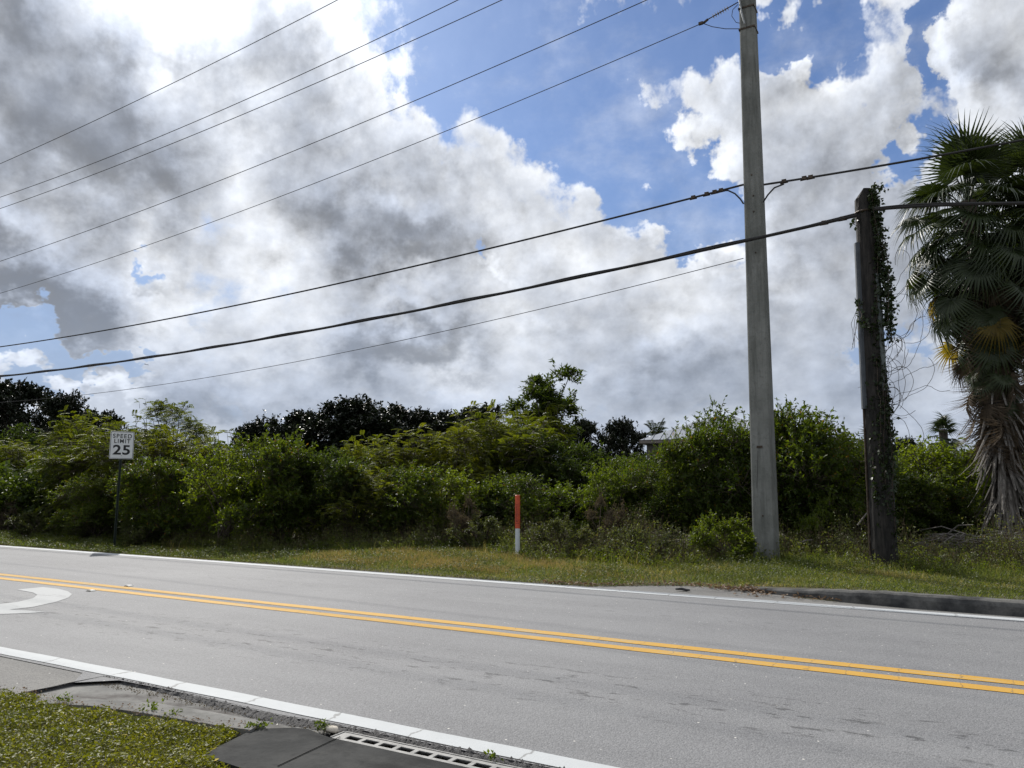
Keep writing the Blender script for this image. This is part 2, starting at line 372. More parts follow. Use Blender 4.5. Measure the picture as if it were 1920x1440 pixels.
M['concrete_dark'] = concrete_mat('blackened_concrete', (.028, .029, .029), (.066, .066, .063), (.013, .013, .013), .9)
M['kerb'] = concrete_mat('kerb_concrete', (.075, .076, .076), (.16, .156, .145), (.022, .023, .024), 1.3, .85)
M['pole'] = concrete_mat('pole_concrete', (.18, .186, .172), (.26, .265, .25), (.095, .10, .09), .9, .6, True)
def simple(name, c, rough=.6, metal=0., var=.25, sc=8., spec=.5):
    m, t, b = mat(name); n = t.noise(objco(t), sc, 5, .65)
    t.set(b.inputs['Base Color'], t.mix(t.mr(n, .3, .7), tuple(q * (1 - var) for q in c), tuple(min(1, q * (1 + var)) for q in c)))
    b.inputs['Roughness'].default_value = rough; b.inputs['Metallic'].default_value = metal; b.inputs['Specular IOR Level'].default_value = spec
    return m
M['cable'] = simple('black_cable', (.018, .017, .018), .55)
M['wire'] = simple('weathered_wire', (.07, .065, .065), .5, .5)
M['hardware'] = simple('rusty_hardware', (.08, .06, .045), .6, .6, .5, 20)
M['insulator'] = simple('grey_insulator', (.10, .09, .09), .35)
M['galv'] = simple('galvanised_steel', (.30, .31, .31), .5, .7)
M['conduit'] = simple('grey_conduit', (.07, .08, .092), .6, .1, .2, 5)
M['board'] = simple('grey_green_board', (.12, .14, .138), .8, 0, .25, 6)
M['post_green'] = simple('dark_green_post', (.02, .032, .024), .5, .3)
M['sign_white'] = simple('sign_white', (.80, .82, .82), .35, 0, .04, 3)
M['sign_black'] = simple('sign_black', (.012, .012, .013), .4, 0, .1)
M['sign_back'] = simple('sign_aluminium', (.35, .37, .34), .4, .6)
M['orange'] = simple('marker_orange', (.62, .095, .035), .45, 0, .18, 14)
M['marker_white'] = simple('marker_white', (.62, .66, .70), .45, 0, .06, 10)
M['marker_ink'] = simple('marker_ink', (.20, .02, .015), .5, 0, .1)
M['reflector'] = simple('reflector_white', (.80, .80, .76), .3, 0, .05)
M['reflector_base'] = simple('reflector_base', (.10, .09, .07), .5)
M['stone'] = simple('pale_stone', (.55, .50, .42), .8, 0, .2, 12)
M['pit'] = simple('pit_shade_and_joint', (.004, .004, .004), 1., spec=0.)  # near-black colour standing in for shade below the grate; also colours the slab joint
M['grate'] = simple('grate_metal', (.27, .265, .25), .7, .0, .25, 16)
M['roof'] = simple('grey_metal_roof', (.26, .28, .31), .5, .3, .08, 2)
M['wall'] = simple('stucco_wall', (.12, .11, .095), .9)
M['fascia'] = simple('roof_fascia', (.20, .17, .15), .6)
M['glass'] = simple('dark_window', (.02, .025, .03), .1)
M['jet'] = simple('aircraft_skin', (.35, .36, .38), .4)
M['litter'] = leaf_mat('leaf_litter', (.10, .065, .038), (.26, .18, .11), .25, .7, .3, (1.2, 1., .8))
def bark_mat(name, a, b_, sc=1.):
    m, t, b = mat(name); p = objco(t)
    n = t.noise(t.vm('MULTIPLY', p, (9., 9., .9)), 2.2 * sc, 6, .7); n2 = t.noise(p, 1.2 * sc, 3, .6)
    c = t.mix(t.mr(n, .35, .65), a, b_); c = t.mix(t.mr(n2, .4, .7, 0., .6), c, tuple(q * .45 for q in a))
    t.set(b.inputs['Base Color'], c); b.inputs['Roughness'].default_value = .9; bump(t, b, n, .02, .9)
    return m
M['wood'] = bark_mat('weathered_pole_wood', (.008, .0075, .007), (.042, .037, .032))
M['bark'] = bark_mat('bark', (.05, .04, .03), (.13, .11, .085), 1.5)
M['twig'] = bark_mat('twig_bark', (.055, .042, .03), (.12, .095, .07), 2.)
M['petiole'] = bark_mat('dry_petiole', (.09, .08, .07), (.25, .23, .205), 1.2)
M['palm_trunk'] = bark_mat('palm_trunk', (.06, .045, .035), (.15, .12, .095), 1.)

# ---------------------------------------------------------------- foliage generators
def unit(a): return a / (np.linalg.norm(a, axis=-1, keepdims=True) + 1e-9)
def leaf_quads(P, D, N, L, W, rg, fold=.18):
    """one folded 4-vertex leaf (2 triangles) per row"""
    n = len(P); D = unit(D); S = unit(np.cross(D, N)); N = np.cross(S, D)
    L = np.broadcast_to(L, n)[:, None]; W = np.broadcast_to(W, n)[:, None]
    mid = P + D * L * .45
    V = np.stack([P, mid + S * W * .5 + N * W * fold, P + D * L - N * L * .08, mid - S * W * .5 + N * W * fold], 1).reshape(-1, 3)
    b = np.arange(n)[:, None] * 4
    F = np.concatenate([b + [0, 1, 2], b + [0, 2, 3]], 1).reshape(-1, 3)
    return V, F, np.repeat(rg.random(n), 4)
def tubes3(A, B, r0, r1):
    """3-sided straight tubes from A to B (rows)"""
    n = len(A); D = unit(B - A); ref = np.tile([.31, .27, .91], (n, 1)); U = unit(np.cross(D, ref)); W = np.cross(D, U)
    r0 = np.broadcast_to(r0, n)[:, None]; r1 = np.broadcast_to(r1, n)[:, None]; vs = []
    for base, rr in ((A, r0), (B, r1)):
        for k in range(3):
            a = 2 * math.pi * k / 3; vs.append(base + (U * math.cos(a) + W * math.sin(a)) * rr)
    V = np.stack(vs, 1).reshape(-1, 3); b = np.arange(n)[:, None] * 6
    F = np.concatenate([b + [k, (k + 1) % 3, 3 + (k + 1) % 3, 3 + k] for k in range(3)], 1).reshape(-1, 4)
    return V, F
def polyline_tubes(PL, r0, r1):
    """PL (n,k,3) polylines"""
    A = PL[:, :-1].reshape(-1, 3); B = PL[:, 1:].reshape(-1, 3); k = PL.shape[1] - 1
    f0 = np.tile(np.linspace(0, 1, k + 1)[:-1], len(PL)); f1 = np.tile(np.linspace(0, 1, k + 1)[1:], len(PL))
    return tubes3(A, B, r0 + (r1 - r0) * f0, r0 + (r1 - r0) * f1)
def plant(seed, H, Rx, Ry, lobes=16, twigs=46, lpt=12, L=.085, W=.04, z0=.12, top=.0, lr=(.26, .42), shoots=10, shootlen=.7,
          trunk=0., style='leaf', droop=.15, up=.45, full=True, trunk_r=.05, gap=0.):
    """returns (stem V,F), (leaf V,F,rnd).  Lobes of leafy twigs carried by stems from the base."""
    rg = np.random.default_rng(seed)
    # lobe centres inside a lumpy dome
    C = []
    tries = 0
    while len(C) < lobes and tries < 5000:
        tries += 1
        u = rg.uniform(-1, 1, 2); z = rg.uniform(z0, .86)
        rad = math.sqrt(max(0., 1 - ((z - .42) / .60) ** 2)) if trunk == 0 else math.sqrt(max(0., 1 - ((z - (.5 + trunk / 2)) / (.52 - trunk / 2)) ** 2))
        if z < trunk or np.hypot(*u) > rad * .82 or (np.hypot(*u) < gap * rad): continue
        C.append([u[0] * Rx, u[1] * Ry, z * H])
    C = np.array(C); nl = len(C); r = rg.uniform(*lr, nl) * min(Rx, H * .6) * rg.uniform(.85, 1.2, nl)
    # twigs
    n = nl * twigs; li = np.repeat(np.arange(nl), twigs)
    d = unit(rg.normal(size=(n, 3)) + np.array([0, 0, up])); d[:, 2] = np.where(d[:, 2] < -.35, -d[:, 2], d[:, 2])
    P0 = C[li] + d * (r[li] * rg.uniform(.15, .55, n))[:, None]; ln = r[li] * rg.uniform(.45, .95, n)
    dd = unit(d + rg.normal(size=(n, 3)) * .35 + np.array([0, 0, up * .5]))
    if shoots:
        topi = np.argsort(-C[:, 2] - rg.uniform(0, .2 * H, nl))[:max(2, nl // 2)]
        si = rg.choice(topi, shoots * 3)
        sp = C[si] + rg.normal(size=(len(si), 3)) * r[si][:, None] * .5; sp[:, 2] = C[si, 2] + r[si] * .5
        P0 = np.concatenate([P0, sp]); ln = np.concatenate([ln, rg.uniform(.5, 1., len(si)) * shootlen])
        dd = np.concatenate([dd, unit(np.stack([rg.normal(size=len(si)) * .22, rg.normal(size=len(si)) * .22, np.ones(len(si))], 1))]); n = len(P0)
    k = 4; tt = np.linspace(0, 1, k)[None, :, None]
    PL = P0[:, None, :] + dd[:, None, :] * ln[:, None, None] * tt; PL[:, :, 2] -= droop * ln[:, None] * (tt[..., 0] ** 2)
    PL[:, :, 2] = np.maximum(PL[:, :, 2], .03)
    tv, tf = polyline_tubes(PL, .006 + .002 * H / 3, .002)
    # main stems
    st = []
    base = np.stack([rg.normal(size=nl) * .12 * (0 if trunk else 1), rg.normal(size=nl) * .12 * (0 if trunk else 1), np.zeros(nl)], 1)
    ks = 6; ts = np.linspace(0, 1, ks)
    b0 = base.copy(); b0[:, 2] = trunk * H * rg.uniform(.75, 1.05, nl) if trunk else 0
    SL = b0[:, None] * (1 - ts)[None, :, None] + C[:, None] * ts[None, :, None]
    SL[:, :, :2] = b0[:, None, :2] + (C[:, None, :2] - b0[:, None, :2]) * (ts ** 1.5)[None, :, None]
    SL += rg.normal(size=SL.shape) * .03 * H / 3 * (ts * (1 - ts) * 4)[None, :, None]
    sv, sf = polyline_tubes(SL, trunk_r * (.5 if trunk else .6), .012)
    Vs = [sv]; Fs = [sf]; off = len(sv)
    if trunk:
        TL = np.array([[[0, 0, 0], [.02, .01, trunk * H * .5], [0, 0, trunk * H * 1.05]]], float)
        for a in range(3):
            q, w_ = polyline_tubes(TL, trunk_r * 1.2, trunk_r * .9); Vs.append(q); Fs.append(w_ + off); off += len(q); break
    Vs.append(tv); Fs.append(tf + off)
    # leaves
    if style == 'leaf':
        tpos = rg.uniform(.22, 1.02, (n, lpt)); bi = np.repeat(np.arange(n), lpt); tp = tpos.ravel()
        P = P0[bi] + dd[bi] * (ln[bi] * tp)[:, None]; P[:, 2] -= droop * ln[bi] * tp ** 2
        D = unit(dd[bi] * .6 + rg.normal(size=(len(bi), 3)) * .75 + [0, 0, -.05])
        N = unit(rg.normal(size=(len(bi), 3)) * .6 + [0, 0, 1.])
        sc = rg.uniform(.65, 1.25, len(bi)); lv, lf, lr_ = leaf_quads(P, D, N, L * sc, W * sc, rg)
    else:   # lacy: flat feathery fronds, narrow leaflets both sides of a drooping rachis
        fr = max(2, lpt // 5); bi = np.repeat(np.arange(n), fr); tp = rg.uniform(.3, 1., len(bi))
        P = P0[bi] + dd[bi] * (ln[bi] * tp)[:, None]; P[:, 2] -= droop * ln[bi] * tp ** 2
        a = unit(dd[bi] * .5 + rg.normal(size=(len(bi), 3)) * [.8, .8, .3]); fl = rg.uniform(.7, 1.2, len(bi)) * L * 3.2
        m_ = 8; uu = np.linspace(.12, 1, m_); Pl = []; Dl = []; Nl = []; Ls = []
        S = unit(np.cross(a, [0, 0, 1.])); Nn = unit(np.cross(S, a))
        for u_ in uu:
            q = P + a * (fl * u_)[:, None]; q[:, 2] -= .35 * fl * u_ ** 2
            for sgn in (-1, 1):
                Pl.append(q); Dl.append(S * sgn + a * .55 + [0, 0, -.25]); Nl.append(Nn + rg.normal(size=Nn.shape) * .2); Ls.append(np.full(len(q), L * (1.05 - .45 * abs(u_ - .45))))
        P = np.concatenate(Pl); lv, lf, lr_ = leaf_quads(P, np.concatenate(Dl), np.concatenate(Nl), np.concatenate(Ls), np.concatenate(Ls) * W / L, rg)
        lr_ = np.tile(np.repeat(rg.random(len(a)), 4).reshape(-1, 4), (m_ * 2, 1)).ravel()
    lv[:, 2] = np.maximum(lv[:, 2], .02)
    return (np.concatenate(Vs), np.concatenate(Fs)), (lv, lf, lr_)

# ================================================================ SETTING
RG = np.random.default_rng(7)
def interp(tab, x): return np.interp(x, [p[0] for p in tab], [p[1] for p in tab])
NEAR_EDGE = [(-400, 3.15), (-7.2, 3.26), (-6.27, 3.30), (-6.24, 3.98), (-5.4, 4.0), (-4.2, 3.94), (-3.6, 3.985), (-2.3, 4.0), (300, 4.0)]
FAR_EDGE = [(-400, 11.32), (-6.5, 11.30), (-5.2, 11.42), (-4.5, 11.95), (-3.9, 12.30), (-3.0, 12.22), (-2.1, 11.86), (-1.4, 11.66), (-.7, 11.54), (.6, 11.50), (300, 11.48)]
def zg(x, y):                              # height of the earth surface
    x = np.asarray(x, float); y = np.asarray(y, float)
    under = np.clip((y - np.interp(x, [-7.2, -6.3, -6.0, -5.9, -5.25, -4.6, -4.1, -3.95, -3.8, 300], [3.22, 3.27, 3.38, 3.28, 3.41, 3.51, 3.60, 3.32, 3.1, 3.1])) / .07, 0, 1) * np.clip((interp(FAR_EDGE, x) + .12 - y) / .12, 0, 1)
    rise = .11 * np.clip((x + 3.4) / 1.6, 0, 1) * np.clip((y - 11.4) / .3, 0, 1) * np.clip(1 - (y - 12.4) / 2., 0, 1)
    roll = .035 * np.sin(x * .9 + 1.) * np.sin(y * .7) * np.clip((y - 12) / 2, 0, 1)
    swale = -.20 * np.clip((-12.5 - x) / 3., 0, 1) * np.clip((y - 11.4) / .9, 0, 1) * np.clip(1.5 - (y - 11.4) / 12., 0, 1)
    return -.012 - .09 * under + rise + roll + swale
xs = np.unique(np.concatenate([np.linspace(-900, -40, 24), np.linspace(-40, 12, 209), np.linspace(12, 900, 24)]))
ys = np.unique(np.concatenate([np.linspace(-600, -2, 14), np.linspace(2.9, 4.2, 40), np.linspace(-2, 24, 209), np.linspace(24, 1200, 26)]))
XX, YY = np.meshgrid(xs, ys); nx, ny = len(xs), len(ys)
Vg = np.stack([XX.ravel(), YY.ravel(), zg(XX.ravel(), YY.ravel())], 1)
ii = (np.arange(ny - 1)[:, None] * nx + np.arange(nx - 1)[None, :]).ravel()
Fg = np.stack([ii, ii + 1, ii + nx + 1, ii + nx], 1)
tag(link('ground', new_mesh('ground', Vg, Fg, M['soil'], smooth=True)), kind='structure')

def strip(name, xs_, lo, hi, z, material, kind='structure', rows=1):
    V = []; n = len(xs_)
    for r_ in range(rows + 1):
        f = r_ / rows
        for x in xs_: V.append((x, lo(x) * (1 - f) + hi(x) * f, z(x, f) if callable(z) else z))
    F = [(r_ * n + i, r_ * n + i + 1, r_ * n + n + i + 1, r_ * n + n + i) for r_ in range(rows) for i in range(n - 1)]
    o = link(name, new_mesh(name, V, F, material)); 
    if kind: tag(o, kind=kind)
    return o
rx = np.unique(np.concatenate([np.linspace(-500, -30, 30), np.linspace(-30, 10, 161), np.linspace(10, 400, 30)]))
strip('road', rx, lambda x: float(min(interp(NEAR_EDGE, x) + .02, 4.05) if x > -6.3 else 4.0), lambda x: 11.24, 0.0, M['asphalt'])
# old asphalt shoulders on both sides, a little lower than the carriageway
sx = np.unique(np.concatenate([np.linspace(-400, -30, 20), np.linspace(-30, -6.27, 90)]))
jag = lambda x: .04 * math.sin(x * 11.3) + .03 * math.sin(x * 27.1 + 1) + .02 * math.sin(x * 53)
strip('road_shoulder', sx, lambda x: float(interp(NEAR_EDGE, x)) + jag(x), lambda x: 4.02, lambda x, f: -.012 + .007 * f, M['shoulder'], rows=2)
fx = np.unique(np.concatenate([np.linspace(-400, -30, 20), np.linspace(-30, 1., 200), np.linspace(1, 300, 20)]))
strip('road_shoulder', fx, lambda x: 11.22, lambda x: float(interp(FAR_EDGE, x)) + (jag(x) if x < -3.1 else 0.), lambda x, f: -.004 - .012 * f, M['shoulder'], rows=2)
# broken asphalt edge along the gutter: crumbled slope of gravelly asphalt
ex = np.arange(-6.3, 6., .012); er = 9
ez = RG.normal(size=(er + 1, len(ex)))
V = []; 
for r_ in range(er + 1):
    f = r_ / er
    y0 = interp(NEAR_EDGE, ex) + .025; wd = np.where(ex > -3.56, .095, .135 * np.clip((ex + 6.35) / 2., .12, 1))
    yy = y0 + .012 - f * wd + ez[r_] * .004 * (0 < r_) - (.012 * np.sin(ex * 17) + .01 * np.sin(ex * 41)) * f
    zz = .002 - .045 * f ** 1.3 + ez[r_] * .0075 * (r_ > 0)
    V.append(np.stack([ex, yy, zz], 1))
V = np.concatenate(V); n = len(ex); ii = (np.arange(er)[:, None] * n + np.arange(n - 1)[None, :]).ravel()
tag(link('road_edge', new_mesh('road_edge', V, np.stack([ii, ii + n, ii + n + 1, ii + 1], 1), M['asphalt_edge'])), kind='structure')
# painted lines
def line(name, y0, y1, material, label, x0=-400, x1=300, z=.004):
    wob = lambda x: .008 * math.sin(x * .8) + .004 * math.sin(x * 5.1)
    xs_ = np.unique(np.concatenate([np.linspace(x0, -30, 20), np.linspace(-30, 8, 153), np.linspace(8, x1, 20)]))
    return strip(name, xs_, lambda x: y0 + wob(x), lambda x: y1 + wob(x + .3), z, material)
line('white_edge_line', 10.94, 11.14, M['white'], '')
line('white_edge_line', 4.045, 4.215, M['white'], '')
line('yellow_centre_line', 7.15, 7.31, M['yellow'], '')
line('yellow_centre_line', 7.46, 7.62, M['yellow'], '')
# turn arrow in the near lane
ar = [(32, 1106), (80, 1101), (110, 1104.5), (127, 1109), (135, 1114.5), (128, 1121), (105, 1129), (62, 1138.5), (18, 1143.5), (50, 1145), (86, 1148), (55, 1150), (0, 1152), (-75, 1152), (-75, 1140), (0, 1133), (34, 1129), (62, 1122), (70, 1116), (62, 1111.5)]
ap = [gp(*a) for a in ar]
mb = MB(); mb.add([(p[0], p[1], .004) for p in ap], [tuple(range(len(ap)))]); tag(mb.build('turn_arrow_marking', M['white2']), kind='structure')
# concrete gutter apron on the near side
pad = [gp(*a) for a in [(186, 1267), (66, 1306), (170, 1314), (300, 1326), (480, 1356), (560, 1372), (604, 1362), (600, 1358)]]
mb = MB(); mb.prism([(p[0], p[1]) for p in [gp(66, 1308), gp(170, 1316), gp(300, 1328), gp(470, 1358), gp(545, 1376), gp(612, 1366)]] + [(-3.6, 4.0), (-6.0, 4.06), (-6.28, 4.04), (-6.28, 3.28)], -.12, -.026)
tag(mb.build('gutter_apron', M['concrete']), kind='structure')
kb = [gp(*a) for a in [(58, 1307), (170, 1311), (300, 1321), (400, 1337), (480, 1352), (500, 1358)]]; kf = [gp(*a) for a in [(60, 1319), (170, 1327), (255, 1340), (345, 1356), (430, 1370), (470, 1375)]]
def kerb_mesh(A, B, h0, h1, name, label, step=10):
    """rounded low kerb between polyline A (road side) and B (grass side)"""
    A = np.array([[p[0], p[1]] for p in A]); B = np.array([[p[0], p[1]] for p in B]); n = len(A)
    prof = [(0., -.10), (0., .0), (.06, .55), (.16, .85), (.32, .98), (.6, 1.), (.9, .96), (1., .9), (1., -.1)]
    V = []; 
    for i in range(n):
        h = h0 + (h1 - h0) * min(1, i / (n - 1) / .45)
        for (u, zz) in prof:
            p = A[i] * (1 - u) + B[i] * u; V.append((p[0], p[1], (zz * h if zz > 0 else -.1)))
    k = len(prof); F = [(i * k + j, i * k + j + 1, (i + 1) * k + j + 1, (i + 1) * k + j) for i in range(n - 1) for j in range(k - 1)]
    F += [tuple(range(k)), tuple(range((n - 1) * k + k - 1, (n - 1) * k - 1, -1))]
    return V, F
V, F = kerb_mesh(kb, kf, .008, .024, '', ''); me = new_mesh('low_kerb', V, F, M['kerb_near']); tag(link('low_kerb', me), kind='structure')
# far kerb, rising out of the verge to full height
fkx = np.concatenate([np.linspace(-3.02, -.7, 36), np.linspace(-.6, 1.2, 12), np.linspace(1.6, 60, 20)])
A = [(x, float(np.interp(x, [-3.02, -2.1, -1.4, -.7, .6, 60], [12.16, 11.78, 11.58, 11.46, 11.40, 11.40])) + .006 * math.sin(x * 9)) for x in fkx]
B = [(x + .04, float(np.interp(x, [-3.02, -2.1, -1.4, -.7, .6, 60], [12.30, 12.02, 11.86, 11.75, 11.70, 11.70]))) for x in fkx]
V, F = kerb_mesh(A, B, .05, .165, '', '')
V = [(x, y, z * (.6 + .4 * min(1, max(0, (x + 3.05) / 1.3))) + .004 * math.sin(x * 23) * (z > .03)) for x, y, z in V]
tag(link('kerb', new_mesh('kerb', V, F, M['kerb'])), kind='structure')
# blackened inlet slab and drain pit
mb = MB(); mb.prism([(-4.05, 3.66), (-3.93, 3.17), (-3.3, 3.12), (-.9, 3.10), (-.9, 3.775), (-3.50, 3.775), (-3.62, 3.80), (-3.75, 3.835), (-3.86, 3.80)], -.12, .006)
mb.prism([(-2.08, 3.777), (-.9, 3.777), (-.9, 3.90), (-2.08, 3.91)], -.12, .006)
tag(mb.build('inlet_slab', M['concrete_dark']), kind='structure')
jt = MB(); a_, b_ = gp(520, 1440), gp(638, 1384); d_ = (b_ - a_) / np.linalg.norm(b_ - a_); nn = np.array([-d_[1], d_[0]]) * .004
jt.add([(a_[0] - nn[0], a_[1] - nn[1], .010), (b_[0] - nn[0], b_[1] - nn[1], .010), (b_[0] + nn[0], b_[1] + nn[1], .010), (a_[0] + nn[0], a_[1] + nn[1], .010)], [(3, 2, 1, 0)])
tag(jt.build('slab_joint', M['pit']), kind='structure')

# ================================================================ DRAIN GRATE
g = thing('storm_drain_grate', 'pale metal drain grate with a row of dark slots set in the blackened slab', 'drain grate', (-3.5, 3.78, 0))
mb = MB(); x0, x1 = 0., 1.42; yb, yf = .004, .138; sl0, sl1 = .034, .092; zt, th = .004, .006
def bx(mb_, xa, xb, ya, yb_, za, zb): mb_.box(((xa + xb) / 2, (ya + yb_) / 2, (za + zb) / 2), (xb - xa, yb_ - ya, zb - za))
bx(mb, x0, x1, yb, sl0, zt - th, zt); bx(mb, x0, x1, sl1, yf - .012, zt - th, zt)
xp = [x0, .075]; pitch = .1345; k = 0
bx(mb, x0, .075, sl0, sl1, zt - th, zt)
while .075 + k * pitch + .105 < x1 - .03:
    a = .075 + k * pitch + .105; bx(mb, a, min(a + pitch - .105, x1), sl0, sl1, zt - th, zt); k += 1
mb.build('slotted_plate', M['grate'], g)
mb = MB(); bx(mb, x0 - .01, x1, yf - .006, yf + .004, -.03, .007); bx(mb, x0 - .012, x0 - .003, yb, yf - .007, -.03, .009); mb.build('rim', M['grate'], g)
mb = MB(); bx(mb, x0, x1, yb, yf - .008, -.098, -.09); bx(mb, x0, x1, yb - .003, yb, -.098, -.028); bx(mb, x0, x1, yf - .01, yf - .007, -.098, -.028); mb.build('pit_shade_panels', M['pit'], g)  # shallow black sheets paint in the darkness seen through the slots

# pale stone, pavement markers, scraps
def rock(name, c, r, mat_, label, cat, seed=0, sq=(1, .7, .5)):
    rg = np.random.default_rng(seed); V = []; F = []; nu, nv = 10, 7
    for i in range(nv + 1):
        for j in range(nu):
            a = math.pi * i / nv; b = 2 * math.pi * j / nu; k = 1 + .16 * math.sin(3 * b + seed) * math.sin(a) + rg.normal() * .05
            V.append((r * sq[0] * k * math.sin(a) * math.cos(b), r * sq[1] * k * math.sin(a) * math.sin(b), r * sq[2] * k * math.cos(a) + r * sq[2] * .6))
    F = [(i * nu + j, i * nu + (j + 1) % nu, (i + 1) * nu + (j + 1) % nu, (i + 1) * nu + j) for i in range(nv) for j in range(nu)]
    o = link(name, new_mesh(name, V, F, mat_, smooth=True), loc=c); return tag(o, label, cat)
p = gp(622, 1368); rock('stone', (p[0], p[1], -.01), .06, M['stone'], 'small pale stone lying at the corner of the blackened slab beside the drain grate', 'stone', 3, (1, .6, .35))
def marker(px_, py_, label):
    p = gp(px_, py_); t_ = thing('road_reflector', label, 'reflector', (p[0], p[1], .0), .1, 'raised reflectors on the yellow line')
    m1 = MB(); a, b, h = .052, .052, .018
    m1.add([(-a, -b, .002), (a, -b, .002), (a, b, .002), (-a, b, .002), (-a * .5, -b * .8, h), (a * .5, -b * .8, h), (a * .5, b * .8, h), (-a * .5, b * .8, h)], [(3, 2, 1, 0), (4, 5, 6, 7), (0, 1, 5, 4), (2, 3, 7, 6), (3, 0, 4, 7), (1, 2, 6, 5)])
    m1.build('body', M['reflector_base'], t_)
    m2 = MB(); m2.add([(a * .93, -b * .8, .006), (a * .93, b * .8, .006), (a * .54, b * .7, h + .002), (a * .54, -b * .7, h + .002)], [(0, 1, 2, 3)]); m2.add([(-a * .5, -b * .7, h + .003), (a * .5, -b * .7, h + .003), (a * .5, b * .7, h + .003), (-a * .5, b * .7, h + .003)], [(0, 1, 2, 3)])
    m2.build('lens', M['reflector'], t_)
marker(171, 1108.5, 'small pale reflector on the near side of the yellow line beside the turn arrow')
marker(241, 1099.5, 'small pale reflector on the far side of the double yellow line')
p = gp(1279, 1108); mb = MB(); mb.tube([(0, 0, .02), (.09, .01, .03), (.17, -.01, .018), (.22, .01, .02)], [.012, .022, .02, .01], 6)
mb.tube([(.02, .05, .012), (.10, .06, .02), (.2, .055, .012)], [.01, .012, .006], 5)
tag(mb.build('rubber_scrap', M['cable'], loc=(p[0] - .1, p[1], 0)), 'dark scrap of rubber lying on the asphalt just beyond the far white line', 'scrap')

# ================================================================ SPEED SIGN
p0 = gp(213, 1034, -.20); Yp = p0[1]; pc = at_y(229.5, 834.5, Yp); ptop = at_y(231, 812, Yp)
def text_mesh(txt, size, offset=0., sx_=1.):
    cu = bpy.data.curves.new('t', 'FONT'); cu.body = txt; cu.size = size; cu.align_x = 'CENTER'; cu.align_y = 'CENTER'; cu.offset = offset; cu.resolution_u = 6
    cu.space_character = 1.22 if size < .2 else 1.08
    ob = bpy.data.objects.new('t', cu); COL.objects.link(ob); bpy.context.view_layer.update()
    me = bpy.data.meshes.new_from_object(ob.evaluated_get(bpy.context.evaluated_depsgraph_get()))
    bpy.data.objects.remove(ob)
    for v in me.vertices: v.co.x *= sx_
    return me
to_cam = math.atan2(-pc[0], pc[1])            # rotation that faces the camera
rz = to_cam + R(12)
s_ = thing('speed_limit_sign', 'white SPEED LIMIT 25 sign on a thin dark green post at the grass edge', 'road sign', (p0[0], p0[1], float(zg(p0[0], p0[1]))), rz)
lx = (pc[0] - p0[0]) * math.cos(rz) + (pc[1] - p0[1]) * math.sin(rz)
SW, SH = .61, .762
zc = pc[2] - s_.location.z
mb = MB(); zt_ = zc + SH * .42
# flanged channel post, leaning slightly
def post_sec(cx, z, w=.034): return [(cx - w, -.012, z), (cx - w * .45, -.012, z), (cx - w * .45, .026, z), (cx + w * .45, .026, z), (cx + w * .45, -.012, z), (cx + w, -.012, z), (cx + w, -.004, z), (cx + w * .62, -.004, z), (cx + w * .62, .034, z), (cx - w * .62, .034, z), (cx - w * .62, -.004, z), (cx - w, -.004, z)]
n_ = 12; V = []; F = []
for i in range(n_ + 1): V += post_sec(lx * i / n_, -.2 + (zt_ + .2) * i / n_)
for i in range(n_):
    for j in range(12): F.append((i * 12 + j, i * 12 + (j + 1) % 12, i * 12 + 12 + (j + 1) % 12, i * 12 + 12 + j))
F += [tuple(range(11, -1, -1)), tuple(range(n_ * 12, n_ * 12 + 12))]
mb.add(V, F); mb.build('post', M['post_green'], s_)
def rrect(w, h, r, n=5):
    P = []
    for cx, cz, a0 in ((w - r, h - r, 0), (-w + r, h - r, 90), (-w + r, -h + r, 180), (w - r, -h + r, 270)):
        for i in range(n + 1): a = R(a0 + 90 * i / n); P.append((cx + r * math.cos(a), cz + r * math.sin(a)))
    return P
def panel(w, h, r, yf_, yb_, mat_, name, par):
    P = rrect(w, h, r); n = len(P); V = [(x + lx, yf_, z + zc) for x, z in P] + [(x + lx, yb_, z + zc) for x, z in P]
    F = [tuple(range(n)), tuple(range(2 * n - 1, n - 1, -1))] + [(i, n + i, n + (i + 1) % n, (i + 1) % n) for i in range(n)]
    o = link(name, new_mesh(name, V, F, mat_), par); return o
pn = panel(SW / 2, SH / 2, .035, -.018, -.0145, M['sign_back'], 'panel', s_)
panel(SW / 2 - .001, SH / 2 - .001, .034, -.0205, -.0188, M['sign_white'], 'face', pn)
Po = rrect(SW / 2 - .012, SH / 2 - .012, .028); Pi = rrect(SW / 2 - .023, SH / 2 - .023, .02); n = len(Po)
V = [(x + lx, -.0225, z + zc) for x, z in Po] + [(x + lx, -.0225, z + zc) for x, z in Pi]
link('border', new_mesh('border', V, [(i, (i + 1) % n, n + (i + 1) % n, n + i) for i in range(n)], M['sign_black']), pn)
for txt, sz, dz, off, sx_ in (('SPEED', .160, .245, .0022, .97), ('LIMIT', .160, .105, .0022, .93), ('25', .365, -.145, .009, 1.20)):
    me = text_mesh(txt, sz, off, sx_); me.materials.clear(); me.materials.append(M['sign_black'])
    for v in me.vertices: v.co = Vector((v.co.x + lx, -.0235, v.co.y + zc + dz))
    link('lettering', me, pn)
for dz in (.29, -.29):
    mb = MB(); mb.tube([(lx, -.03, zc + dz), (lx, .04, zc + dz)], .009, 6); mb.build('bolt', M['galv'], s_)

